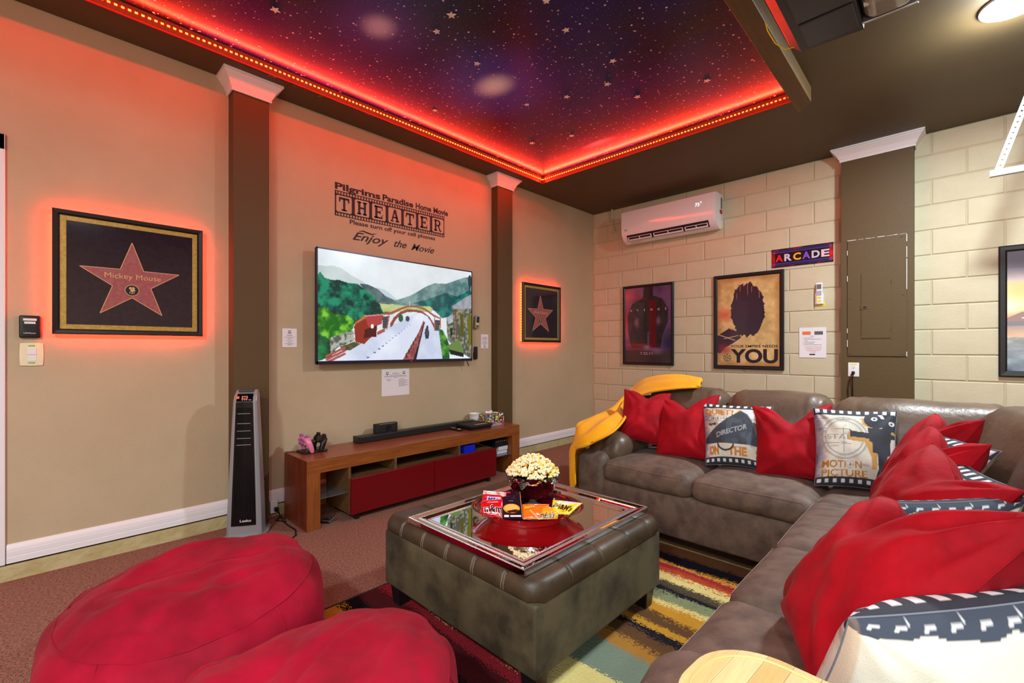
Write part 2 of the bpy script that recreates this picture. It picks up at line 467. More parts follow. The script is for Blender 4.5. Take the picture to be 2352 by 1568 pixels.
# pilasters with white capitals
def capital(axis, a0, a1, d, parent):
    """moulded crown around three sides of a pilaster"""
    prof = [(0.004, -0.112), (0.012, -0.112), (0.014, -0.100), (0.010, -0.097), (0.018, -0.086), (0.030, -0.060), (0.052, -0.030), (0.060, -0.022), (0.060, -0.016), (0.070, -0.014), (0.070, 0.0), (0.0, 0.0)]
    b = MB(); rings = []
    for e, z in prof:
        if axis == 'tv': rings.append([(-0.0, a0 - e, H + z), (d + e, a0 - e, H + z), (d + e, a1 + e, H + z), (-0.0, a1 + e, H + z)])
        else: rings.append([(a0 - e, 0.005, H + z), (a0 - e, -d - e, H + z), (a1 + e, -d - e, H + z), (a1 + e, 0.005, H + z)])
    b.grid(rings)
    return obj('capital', b, M_white, parent)
p1 = struct('trim_4', MB().box(-0.01, 0.106, -4.178, -3.967, 0, H), M_pil); capital('tv', -4.178, -3.967, 0.106, p1)
p2 = struct('trim_5', MB().box(-0.01, 0.089, -1.822, -1.607, 0, H), M_pil); capital('tv', -1.822, -1.607, 0.089, p2)
p3 = struct('trim_6', MB().box(2.682, 3.164, -0.105, 0.03, 0, H), M_pil); capital('ac', 2.682, 3.164, 0.105, p3)

# door casing at the left edge of the view
dr = struct('door_1', MB().box(-0.02, 0.012, -6.10, -5.24, 0.09, 2.14), M_white, bevel=0.003)
b = MB()
for (y0, y1, z0, z1) in ((-5.235, -5.153, 0.086, 2.228), (-6.19, -6.108, 0.086, 2.228), (-6.19, -5.153, 2.146, 2.228)):
    b.box(-0.01, 0.018, y0, y1, z0, z1)
obj('door_frame', b, M_white, dr, bevel=0.004)
b = MB(); b.tube([(0.012, -5.32, 1.0), (0.05, -5.32, 1.0)], .01); b.ball((0.075, -5.32, 1.0), .028); obj('handle', b, M_chrome, dr, smooth=True)

# ================================================================== CEILING MURAL, LED STRIPS
MZ = 2.982
m = bpy.data.materials.new('galaxy_print'); m.use_nodes = True
N = m.node_tree.nodes; L = m.node_tree.links; p = N['Principled BSDF']
p.inputs['Roughness'].default_value = 0.3; p.inputs['Specular IOR Level'].default_value = 0.3
geo = N.new('ShaderNodeNewGeometry')
def _noise(scale, detail=4, out='Fac'):
    n = N.new('ShaderNodeTexNoise'); n.inputs['Scale'].default_value = scale; n.inputs['Detail'].default_value = detail
    L.new(geo.outputs['Position'], n.inputs['Vector']); return n.outputs[out]
def _ramp(src, stops):
    r = N.new('ShaderNodeValToRGB'); e = r.color_ramp.elements
    e[0].position, e[0].color = stops[0]; e[1].position, e[1].color = stops[-1]
    for pos, c in stops[1:-1]:
        q = e.new(pos); q.color = c
    L.new(src, r.inputs['Fac']); return r.outputs['Color']
def _mix(a, b, fac, mode='MIX'):
    x = N.new('ShaderNodeMixRGB'); x.blend_type = mode
    for s_, v in ((x.inputs['Fac'], fac), (x.inputs['Color1'], a), (x.inputs['Color2'], b)):
        if isinstance(v, (int, float)): s_.default_value = v
        elif isinstance(v, tuple): s_.default_value = v
        else: L.new(v, s_)
    return x.outputs['Color']
base = _ramp(_noise(0.85, 5), [(0.38, S(22, 18, 26)), (0.5, S(18, 20, 84)), (0.6, S(26, 18, 104)), (0.72, S(52, 20, 96))])
def _blob(cx, cy, rx, ry, k=1.0):
    v = N.new('ShaderNodeVectorMath'); v.operation = 'SUBTRACT'; L.new(geo.outputs['Position'], v.inputs[0]); v.inputs[1].default_value = (cx, cy, MZ)
    v2 = N.new('ShaderNodeVectorMath'); v2.operation = 'MULTIPLY'; L.new(v.outputs[0], v2.inputs[0]); v2.inputs[1].default_value = (1 / rx, 1 / ry, 0)
    l = N.new('ShaderNodeVectorMath'); l.operation = 'LENGTH'; L.new(v2.outputs[0], l.inputs[0])
    r = N.new('ShaderNodeMapRange'); r.interpolation_type = 'SMOOTHERSTEP'; r.inputs[1].default_value = 0.0; r.inputs[2].default_value = 1.0; r.inputs[3].default_value = k; r.inputs[4].default_value = 0.0
    L.new(l.outputs['Value'], r.inputs['Value']); return r.outputs[0]
c = _mix(base, S(60, 70, 190), _blob(1.108, -2.842, 0.62, 0.62, .75))
c = _mix(c, S(92, 64, 150), _blob(1.059, -3.698, 0.40, 0.40, .7))
c = _mix(c, S(232, 238, 255), _blob(1.108, -2.842, 0.22, 0.17, 1.0))
c = _mix(c, S(206, 190, 222), _blob(1.059, -3.698, 0.16, 0.14, .9))
c = _mix(c, S(190, 170, 220), _blob(1.139, -1.595, 0.22, 0.07, .9))
def _stars(scale, thr, col, keep):
    global c
    v = N.new('ShaderNodeTexVoronoi'); v.feature = 'F1'; v.inputs['Scale'].default_value = scale; v.voronoi_dimensions = '2D'
    L.new(geo.outputs['Position'], v.inputs['Vector'])
    lt = N.new('ShaderNodeMapRange'); lt.inputs[1].default_value = thr; lt.inputs[2].default_value = thr * .45; lt.inputs[3].default_value = 0; lt.inputs[4].default_value = 1; L.new(v.outputs['Distance'], lt.inputs['Value'])
    sep = N.new('ShaderNodeSeparateColor'); L.new(v.outputs['Color'], sep.inputs[0])
    gt = N.new('ShaderNodeMath'); gt.operation = 'GREATER_THAN'; gt.inputs[1].default_value = keep; L.new(sep.outputs[0], gt.inputs[0])
    mu = N.new('ShaderNodeMath'); mu.operation = 'MULTIPLY'; L.new(lt.outputs[0], mu.inputs[0]); L.new(gt.outputs[0], mu.inputs[1])
    tint = _mix(S(*col[0]), S(*col[1]), sep.outputs[1])
    c = _mix(c, tint, mu.outputs[0])
_stars(40, .055, ((190, 200, 255), (250, 250, 255)), .55)
_stars(20, .085, ((170, 190, 255), (255, 255, 255)), .6)
_stars(10, .075, ((214, 150, 214), (240, 240, 255)), .55)
L.new(c, p.inputs['Base Color'])
bn = N.new('ShaderNodeBump'); bn.inputs['Strength'].default_value = 0.12; bn.inputs['Distance'].default_value = 0.01; L.new(_noise(7, 2), bn.inputs['Height']); L.new(bn.outputs['Normal'], p.inputs['Normal'])
mural = obj('ceiling_mural', MB().box(OX0, OX1, -6.05, OY, MZ, MZ + 0.01), m)
tag(mural, 'glossy galaxy print panel filling the ceiling recess above the sofa', 'mural')
def star_pts(ro, ri, n=5, rot=PI / 2):
    return [((ro if i % 2 == 0 else ri) * math.cos(rot + i * PI / n), (ro if i % 2 == 0 else ri) * math.sin(rot + i * PI / n)) for i in range(2 * n)]
sb = MB().prism(Matrix.Identity(4), star_pts(.026, .0115), -0.004, 0.0)
M_star = mat('pale_plastic_star', (226, 228, 214), 0.5)
s0 = obj('star', sb, M_star, mural); s0.location = (0.78, -4.154, MZ)
for i, (x, y) in enumerate([(1.429, -3.471), (1.265, -3.449), (1.212, -3.092), (1.807, -2.943), (1.866, -3.188), (1.849, -2.512), (1.686, -2.318), (1.389, -2.386), (1.052, -1.875), (1.755, -2.031), (2.194, -1.883), (1.11, -2.508), (0.552, -2.937), (0.716, -2.005)]):
    o = share(s0, 'star', mural, (x, y, MZ), (0, 0, random.uniform(0, 6)))
    k = random.uniform(.75, 1.1); o.scale = (k, k, 1)
# LED strips: tape on the recess faces, each emitter its own object
led_me = None
def led_strip(name, label, p0, p1, inward, n0, n1, step):
    global led_me
    t = thing(name, label, 'LED strip', p0)
    a, b_ = Vector(p0), Vector(p1); d = (b_ - a).normalized(); w = Vector(inward)
    q = MB(); s = d.cross(w); Mx = frameM(a, d, (0, 0, 1), w)
    q.obox(Mx, 0, (b_ - a).length, -0.006, 0.006, -0.0005, 0.002); obj('tape', q, M_tape, t)
    q = MB(); q.obox(Mx, 0, (b_ - a).length, -0.040, -0.031, -0.004, 0.003); obj('edge_bead', q, mat('red_edge_bead', (150, 30, 20), .35), t)
    if led_me is None:
        e = MB(); e.box(-.0065, .0065, -.0045, .0045, -.001, .0035)
        led0 = obj('led', e, M_led); led_me = led0.data; bpy.data.objects.remove(led0)
    for i in range(n0, n1):
        o = bpy.data.objects.new('led', led_me); COL.objects.link(o); o.parent = t
        pos = a + d * (step * (i + .5)) + w * 0.003
        o.location = pos - a
        o.rotation_euler = Matrix((d, w.cross(d), w)).transposed().to_euler()
led_strip('led_strip', 'red LED strip along the ceiling recess edge above the television wall', (OX0, OY, 2.951), (OX0, -6.0, 2.951), (1, 0, 0), 0, 128, 0.0278)
led_strip('led_strip', 'red LED strip along the ceiling recess edge nearest the air conditioner', (OX0, OY, 2.951), (OX1, OY, 2.951), (0, -1, 0), 0, 84, 0.0278)
# crumpled film edge under the first strip
b = MB()
for i in range(26):
    y = -4.25 + i * 0.075 + random.uniform(-.02, .02)
    pts = [(OX0 - random.uniform(-.002, .03), y + k * .016, H - random.uniform(.001, .006)) for k in range(4)]
    pts2 = [(x_ - .006, y_ + .004, H - .0005) for x_, y_, z_ in pts]
    b.grid([pts, pts2])
fl = obj('edge_film', b, mat('clear_crinkled_film', (225, 215, 220), .1, metal=.6)); fl['kind'] = 'stuff'
tag(fl, 'crinkled shiny film edge peeking out below the long red LED strip', 'film')

# ================================================================== PICTURES ON THE TELEVISION WALL
def framed(name, label, kind, c, w, h, fw, back, depth, mframe, cat='picture', extra=None):
    """four mitred frame sides + backing; returns thing, plane matrix (origin centre, z 0 at picture surface)"""
    M0 = PM(kind, c)
    t = thing(name, label, cat, c)
    for (sx, sy, horiz) in ((0, 1, 1), (0, -1, 1), (1, 0, 0), (-1, 0, 0)):
        b = MB(); X, Y = w / 2, h / 2
        if horiz: o = [(-X, sy * Y), (X, sy * Y)]; i = [(-X + fw, sy * (Y - fw)), (X - fw, sy * (Y - fw))]
        else: o = [(sx * X, -Y), (sx * X, Y)]; i = [(sx * (X - fw), -Y + fw), (sx * (X - fw), Y - fw)]
        lv = [(0.0, back), (0.0, back + depth * .75), (0.2, back + depth), (0.75, back + depth * .9), (1.0, back + depth * .55), (1.0, back)]
        rows = []
        for k in (0, 1):
            rows.append([M0 @ Vector((o[k][0] * (1 - f) + i[k][0] * f, o[k][1] * (1 - f) + i[k][1] * f, z)) for f, z in lv])
        n = len(lv)
        b.add(rows[0] + rows[1], [(q, (q + 1) % n, n + (q + 1) % n, n + q) for q in range(n)])
        bm = bmesh.new()
        me = obj('frame_side', b, mframe, t)
        bm.from_mesh(me.data); bmesh.ops.recalc_face_normals(bm, faces=bm.faces); bm.to_mesh(me.data); bm.free()
    b = MB(); b.obox(M0, -w / 2 + fw * .6, w / 2 - fw * .6, -h / 2 + fw * .6, h / 2 - fw * .6, back, back + depth * .35)
    return t, M0, b, back + depth * .35

M_frame = mat('black_frame', (26, 25, 29), 0.35)
M_gold = mat('gold_border', (172, 140, 62), 0.4, rgb2=(196, 164, 84), scale=60, metal=0.3)
M_starp = mat('terrazzo_pink', (166, 96, 96), 0.35, rgb2=(146, 78, 80), scale=60, detail=6)
M_darkprint = mat('dark_terrazzo', (44, 34, 46), 0.12, rgb2=(36, 28, 40), scale=30, coat=0.5)
M_brass = mat('brass_lettering', (214, 176, 120), 0.4)
M_redglow = mat('red_led_glow', (255, 60, 30), .5, emit=(1.0, 0.025, 0.008, 1), estr=75)
M_reddot = mat('red_led_dot', (255, 160, 60), .5, emit=(1.0, 0.06, 0.008, 1), estr=14)
def star_frame(c, w, h, words, pts, off, medal, label, depth, dots):
    t, M0, b, s = framed('star_picture', label, 'tv', c, w, h, .028, off, depth, M_frame)
    obj('gold_border', b, M_gold, t)
    X, Y = w / 2 - .028 - .025, h / 2 - .028 - .025
    b = MB(); b.obox(M0, -X, X, -Y, Y, s, s + .0015); pr = obj('print', b, M_darkprint, t)
    b = MB(); b.prism(M0, pts[::-1], s + .0015, s + .0022); obj('star_emblem', b, M_starp, pr)
    b = MB(); n = len(pts)
    for i in range(n):
        a, e = Vector(pts[i]), Vector(pts[(i + 1) % n]); d = (e - a).normalized(); nn = Vector((-d.y, d.x)) * .0016
        b.prism(M0, [a - nn, e - nn, e + nn, a + nn], s + .0015, s + .0027)
    mx, my, mr = medal
    b.prism(M0, [(mx + (mr + .003) * math.cos(k * PI / 16), my + (mr + .003) * math.sin(k * PI / 16)) for k in range(32)], s + .002, s + .003)
    obj('star_outline', b, M_brass, pr)
    b = MB(); b.prism(M0, [(mx + mr * math.cos(k * PI / 16), my + mr * math.sin(k * PI / 16)) for k in range(32)], s + .003, s + .0036); obj('medallion', b, M_blackm, pr)
    b = MB(); z0, z1 = s + .0036, s + .0042; k = mr / .028
    R = lambda x0, x1, y0, y1: b.prism(M0, [(mx + x0 * k, my + y0 * k), (mx + x1 * k, my + y0 * k), (mx + x1 * k, my + y1 * k), (mx + x0 * k, my + y1 * k)], z0, z1)
    R(-.007, .009, -.006, .005); R(.009, .014, -.003, .003); R(-.002, .002, -.020, -.006); R(-.010, -.007, -.018, -.008); R(.007, .010, -.018, -.008)
    for qx in (-.006, .005): b.prism(M0, [(mx + (qx + .007 * math.cos(a * PI / 8)) * k, my + (.011 + .007 * math.sin(a * PI / 8)) * k) for a in range(16)], z0, z1)
    obj('camera_emblem', b, M_brass, pr)
    b = MB(); put_text(b, M0, words[0], words[1], words[2], words[3], w=words[4], align='l', off=s + .0042); obj('lettering', b, M_brass, pr)
    # red strip lights fixed behind the frame
    b = MB()
    for (x0, x1, y0, y1) in ((-w / 2 + .012, -w / 2 + .03, -h / 2 + .02, h / 2 - .02), (w / 2 - .03, w / 2 - .012, -h / 2 + .02, h / 2 - .02), (-w / 2 + .02, w / 2 - .02, h / 2 - .03, h / 2 - .012), (-w / 2 + .02, w / 2 - .02, -h / 2 + .012, -h / 2 + .03)):
        b.obox(M0, x0, x1, y0, y1, off - .006, off - .001)
    obj('led_strip', b, M_redglow, t)
    if dots:
        b = MB()
        for i in range(dots): 
            y = -h / 2 + .02 + (h - .04) * i / (dots - 1); b.obox(M0, -w / 2 - .004, -w / 2 + .004, y - .004, y + .004, off * .35, off - .002)
        q = obj('side_led', b, M_reddot, t); q['kind'] = 'stuff'
    for sx in (-1, 1):
        b = MB(); b.obox(M0, sx * w * .3 - .015, sx * w * .3 + .015, h * .3, h * .3 + .03, 0.0, off + .003); obj('hanger', b, M_blackm, t)
    return t
star_frame((0, -4.66, 1.5655), .660, .655, ('Mickey Mouse', -.126, -.010, .030, .248),
           [(-0.009, 0.198), (0.043, 0.041), (0.211, 0.04), (0.076, -0.055), (0.128, -0.21), (-0.009, -0.115), (-0.145, -0.209), (-0.093, -0.054), (-0.227, 0.04), (-0.06, 0.042)],
           .026, (-.009, -.073, .029), 'red backlit star plaque hanging nearest the white door casing', .026, 0)
star_frame((0, -1.0675, 1.5605), .660, .655, ('Walt Disney', -.150, -.004, .030, .250),
           [(-0.03, 0.202), (0.02, 0.052), (0.19, 0.05), (0.058, -0.052), (0.118, -0.20), (-0.025, -0.118), (-0.165, -0.2), (-0.112, -0.05), (-0.244, 0.046), (-0.078, 0.048)],
           .026, (-.027, -.078, .029), 'red backlit star plaque hanging between the far pilaster and the room corner', .026, 22)

# ------------------------------------------------------------------ television
def homog(src, dst):
    A = []
    for (x, y), (u, v) in zip(src, dst):
        A.append([x, y, 1, 0, 0, 0, -u * x, -u * y, -u]); A.append([0, 0, 0, x, y, 1, -v * x, -v * y, -v])
    h = np.linalg.svd(np.array(A, float))[2][-1].reshape(3, 3)
    def f(p):
        q = h @ np.array([p[0], p[1], 1.0]); return (q[0] / q[2], q[1] / q[2])
    return f
tvw, tvh, tvx = 1.476, .850, .10
tc_ = (tvx, -2.910, 1.472)
tv = thing('television', 'large wall mounted flat screen television showing a green valley railway station', 'television', (0, -2.91, 1.05))
M0 = PM('tv', tc_)
b = MB(); b.obox(M0, -tvw / 2, tvw / 2, -tvh / 2, tvh / 2, -.035, -.004); b.obox(M0, -.45, .45, -.36, .2, -.062, -.03); obj('case', b, M_black, tv, bevel=.004)
b = MB()
for r in ((-tvw / 2, tvw / 2, tvh / 2 - .010, tvh / 2), (-tvw / 2, -tvw / 2 + .009, -tvh / 2, tvh / 2), (tvw / 2 - .009, tvw / 2, -tvh / 2, tvh / 2), (-tvw / 2, tvw / 2, -tvh / 2, -tvh / 2 + .024)):
    b.obox(M0, r[0], r[1], r[2], r[3], -.004, .002)
bz = obj('bezel', b, mat('blue_black_bezel', (40, 40, 66), .3, metal=.4), tv)
b = MB(); put_text(b, M0, 'TCL', .06, -tvh / 2 + .008, .008, align='c', off=.0026, bold=.02); obj('lettering', b, M_alu, bz)
b = MB(); b.obox(M0, -.3, .3, -.2, .2, -.102, -.06); obj('wall_mount', b, M_blackm, tv)
b = MB(); b.tube([M0 @ Vector((tvw / 2 - .05, -tvh / 2, -.02)), M0 @ Vector((tvw / 2 - .03, -tvh / 2 - .035, -.02)), M0 @ Vector((tvw / 2 - .022, -tvh / 2 - .05, -.02))], .004, 6); obj('cable_stub', b, M_black, tv)
cw, ch = tvw - .018, tvh - .034
cv = Canvas(1, ch / cw, 300, 172, (226, 233, 238))
hh = homog([(35, 12), (2055, 310), (2010, 1465), (5, 1495)], [(0, ch / cw), (1, ch / cw), (1, 0), (0, 0)])
P = lambda pts: [hh(q) for q in pts]
n1 = fbm(cv.X, cv.Y, 8, 1); n2 = fbm(cv.X, cv.Y, 30, 5); n3 = fbm(cv.X, cv.Y, 70, 9)
cv.c += ((n1 - .5) * 36)[..., None]
def npoly(pts, ca, cb_, nn, lo=.3, hi=.7):
    m_ = cv.inpoly(P(pts)); t_ = np.clip((nn - lo) / (hi - lo), 0, 1)[..., None]
    col = np.array(ca) * (1 - t_) + np.array(cb_) * t_
    cv.c = np.where(m_[..., None], col, cv.c)
npoly([(30, 235), (110, 250), (220, 240), (330, 270), (450, 360), (640, 470), (640, 560), (20, 560)], (176, 192, 196), (204, 216, 216), n1)
npoly([(780, 520), (900, 560), (980, 620), (1060, 700), (1180, 640), (1250, 620), (1250, 740), (820, 740)], (178, 200, 214), (206, 220, 228), n1)
npoly([(1000, 700), (1200, 645), (1330, 575), (1440, 505), (1560, 460), (1700, 470), (1830, 425), (1960, 380), (2080, 365), (2080, 760), (1700, 800), (1000, 760)], (74, 116, 118), (128, 158, 154), n2)
npoly([(560, 470), (680, 490), (800, 545), (900, 640), (1010, 690), (1080, 740), (760, 760)], (60, 84, 92), (100, 122, 122), n2)
npoly([(25, 360), (60, 320), (110, 400), (200, 430), (300, 430), (420, 470), (540, 480), (640, 560), (740, 640), (800, 740), (980, 800), (900, 880), (640, 930), (480, 1020), (430, 1120), (300, 1250), (180, 1430), (0, 1500), (0, 800)], (0, 52, 48), (20, 140, 104), n2, .36, .66)
npoly([(1250, 730), (1450, 680), (1560, 640), (1700, 590), (1850, 640), (2000, 560), (2080, 560), (2080, 800), (1800, 900), (1640, 930), (1540, 830), (1400, 780)], (0, 72, 78), (30, 128, 118), n2, .36, .66)
npoly([(815, 735), (1100, 762), (1300, 775), (1470, 770), (1520, 800), (1500, 850), (860, 850)], (150, 172, 96), (196, 204, 140), n2)
npoly([(20, 800), (120, 790), (220, 880), (400, 900), (480, 960), (470, 1060), (400, 1160), (250, 1260), (150, 1300), (90, 1180), (10, 1150)], (20, 100, 24), (130, 200, 60), n2, .36, .66)
npoly([(0, 1140), (120, 1180), (190, 1260), (150, 1420), (60, 1480), (0, 1480)], (0, 60, 40), (30, 130, 70), n2)
npoly([(160, 1190), (280, 1150), (470, 1090), (480, 1230), (240, 1330), (170, 1400)], (84, 92, 84), (178, 180, 168), n3, .4, .6)
npoly([(130, 1480), (330, 1330), (560, 1270), (900, 1060), (1180, 930), (1280, 860), (1420, 860), (1470, 900), (1560, 1000), (1660, 1230), (1720, 1500), (100, 1500)], (196, 206, 230), (224, 230, 246), n1)
npoly([(290, 1310), (480, 1240), (560, 1270), (430, 1350), (330, 1360)], (50, 70, 40), (110, 90, 60), n3)
npoly([(600, 1495), (830, 1310), (1150, 1060), (1300, 900), (1340, 870), (1395, 880), (1390, 960), (1330, 1100), (1090, 1495)], (214, 220, 240), (232, 236, 250), n1)
npoly([(1090, 1495), (1325, 1110), (1392, 950), (1396, 1010), (1300, 1300), (1240, 1495)], (126, 58, 60), (176, 96, 92), n3)
cv.poly(P([(1235, 1495), (1305, 1290), (1396, 985), (1408, 985), (1330, 1270), (1275, 1495)]), (24, 24, 34))
for i in range(7):
    t_ = i / 6; x = 1150 + t_ * 190; y = 1430 - t_ * 330; s_ = 16 * (1 - .6 * t_)
    cv.poly(P([(x - s_ * .6, y - s_ * 2), (x + s_ * .6, y - s_ * 2.8), (x + s_ * .6, y + s_ * 1.4), (x - s_ * .6, y + s_ * 2.4)]), (66, 30, 38))
for i in range(13):
    t_ = (i / 12) ** .75; x = 650 + t_ * 560; y = 1450 - t_ * 430; s_ = 20 * (1 - .75 * t_)
    cv.poly(P([(x - s_, y - s_ * .3), (x - s_ * .5, y - s_ * .8), (x, y - s_ * .2), (x + s_, y - s_ * .4), (x + s_ * .7, y + s_ * .5), (x - s_ * .8, y + s_ * .6)]), (78, 104, 176))
# footbridge
for (w_, col) in ((1.0, (146, 66, 62)),):
    arch = [(945, 1010), (1000, 920), (1080, 850), (1180, 815), (1280, 815), (1380, 840), (1470, 910), (1530, 1010), (1545, 1090), (1530, 1080), (1490, 980), (1440, 905), (1370, 865), (1270, 848), (1180, 850), (1090, 885), (1020, 960), (975, 1040), (950, 1050)]
    cv.poly(P(arch), col)
    rail = [(860, 860), (960, 850), (1100, 790), (1200, 758), (1320, 765), (1420, 800), (1530, 880), (1620, 930), (1625, 950), (1520, 905), (1420, 830), (1310, 788), (1200, 782), (1110, 815), (970, 885), (870, 890)]
    cv.poly(P(rail), (158, 84, 76))
cv.poly(P([(850, 912), (930, 905), (905, 1070), (848, 1068)]), (54, 56, 62)); cv.poly(P([(1545, 950), (1608, 955), (1600, 1100), (1540, 1095)]), (54, 56, 62))
for k in range(5):
    y = 930 + k * 30; cv.line(*hh((850, y)), *hh((925, y - 4)), .003, (104, 104, 108)); cv.line(*hh((1545, y + 30)), *hh((1605, y + 30)), .003, (104, 104, 108))
cv.line(*hh((905, 1075)), *hh((950, 850)), .006, (176, 92, 80)); cv.line(*hh((1535, 1095)), *hh((1540, 900)), .006, (176, 92, 80)); cv.line(*hh((1612, 1060)), *hh((1618, 900)), .005, (176, 92, 80))
# shelter
cv.poly(P([(478, 1040), (520, 980), (625, 900), (860, 885), (838, 1010), (775, 1030), (768, 1172), (700, 1180), (604, 1275), (492, 1245)]), (142, 46, 30))
cv.poly(P([(610, 1085), (772, 1030), (765, 1178), (690, 1180), (606, 1200)]), (74, 18, 22)); cv.poly(P([(622, 903), (858, 886), (836, 1008), (668, 1052)]), (176, 62, 64))
cv.poly(P([(600, 900), (860, 876), (858, 890), (640, 912)]), (206, 150, 140)); cv.ell(*hh((714, 1040)), .009, .012, (240, 238, 240))
cv.poly(P([(480, 1000), (620, 900), (640, 930), (500, 1010)]), (196, 110, 60))
for (x, y, s_) in ((240, 1390, 1.0), (830, 1100, .4)):
    for k in range(3):
        yy = y + k * 40 * s_; cv.line(*hh((x - 120 * s_, yy + 40 * s_)), *hh((x + 110 * s_, yy - 70 * s_)), .010 * s_ + .002, (170, 84, 74))
# station building, hedge, car, walker
npoly([(1775, 800), (2060, 790), (2040, 1490), (1860, 1380), (1700, 1220), (1695, 940), (1775, 880)], (74, 86, 76), (150, 144, 118), n3, .38, .62)
npoly([(1770, 775), (1960, 650), (2060, 600), (2060, 800), (1790, 805)], (120, 128, 140), (164, 168, 176), n2)
npoly([(1690, 930), (1780, 870), (1785, 980), (1720, 1010)], (150, 156, 166), (186, 190, 198), n2)
for (x0, x1, y0, y1, col) in ((1880, 1920, 870, 1180, (92, 84, 24)), (1980, 2030, 880, 1290, (104, 104, 16)), (1815, 1830, 800, 1210, (128, 70, 50)), (1740, 1770, 1060, 1160, (30, 34, 40))):
    cv.poly(P([(x0, y0), (x1, y0 + 6), (x1, y1), (x0, y1)]), col)
npoly([(1585, 1060), (1640, 1090), (1690, 1190), (1725, 1300), (1720, 1480), (1625, 1480)], (10, 80, 30), (90, 160, 60), n2, .36, .66)
cv.poly(P([(1690, 1300), (1850, 1210), (1905, 1340), (1910, 1400), (1730, 1360)]), (104, 132, 70)); cv.poly(P([(1715, 1345), (1910, 1395), (1905, 1450), (1730, 1410)]), (20, 30, 30))
cv.ell(*hh((1430, 1130)), .016, .034, (60, 66, 84)); cv.ell(*hh((1437, 1050)), .007, .011, (40, 36, 40)); cv.poly(P([(1405, 1160), (1425, 1160), (1422, 1210), (1408, 1205)]), (34, 36, 50)); cv.poly(P([(1436, 1160), (1455, 1160), (1450, 1205), (1436, 1205)]), (34, 36, 50))
cv.ell(*hh((1180, 940)), .014, .016, (60, 66, 90)); cv.ell(*hh((1090, 930)), .016, .022, (30, 90, 60))
cv.line(*hh((1220, 710)), *hh((1218, 770)), .003, (230, 230, 230)); cv.line(*hh((2020, 400)), *hh((2020, 610)), .008, (30, 54, 66)); cv.ell(*hh((2030, 430)), .016, .04, (30, 60, 70))
pb = cv.mb(lambda u, v: M0 @ Vector((-cw / 2 + u * cw, -ch / 2 + .012 + v * ch - .005, .0005)))
obj('screen', pb, paint_mat('screen_picture', .12, emit=1.0), tv)

# ------------------------------------------------------------------ wall lettering
M1 = PM('tv', (0.0, 0, 0))
wd = thing('wall_decal', 'black vinyl home movie theater lettering on the wall above the television', 'wall decal', (0, -2.93, 2.2))
Mr = Matrix(((0, 0, 1, 0), (1, 0, 0, 0), (0.0105, 1, 0, 0.0105 * 3.467), (0, 0, 0, 1)))     # u = y, v = z, slightly rising
yl, yr, zt, zb = -3.467, -2.425, 2.376, 2.182
b = MB()
def rc(x0, x1, y0, y1, z=.0012): b.prism(Mr, [(x0, y0), (x1, y0), (x1, y1), (x0, y1)], 0.0002, z)
rc(yl, yr, zt - .006, zt); rc(yl, yr, zt - .033, zt - .024); rc(yl, yr, zb, zb + .006); rc(yl, yr, zb + .024, zb + .033)
rc(yl, yl + .010, zb, zt); rc(yr - .008, yr, zb, zt)
n = 44
for i in range(1, n):
    x = yl + (yr - yl) * i / n; rc(x - .0042, x + .0042, zt - .026, zt - .004); rc(x - .0042, x + .0042, zb + .004, zb + .026)
cellw = (yr - yl) / 7
for i in range(1, 7):
    x = yl + cellw * i; rc(x - .0125, x + .0125, zb + .03, zt - .03)
for i in range(7):
    x0, x1 = yl + cellw * i + .0125, yl + cellw * (i + 1) - .0125; y0, y1 = zb + .033, zt - .033
    if i == 0: x0 = yl + .010
    if i == 6: x1 = yr - .008
    r = .014
    for (cx, cy, a) in ((x0, y0, 180), (x1, y0, 270), (x1, y1, 0), (x0, y1, 90)):
        ox, oy = (r if cx == x0 else -r), (r if cy == y0 else -r)
        arc = [(cx + ox + r * math.cos(math.radians(a + k * 15)), cy + oy + r * math.sin(math.radians(a + k * 15))) for k in range(7)]
        pl_ = [(cx, cy)] + arc[::-1]
        b.prism(Mr, pl_, .0002, .0012)
obj('film_strip', b, M_leaddark, wd)
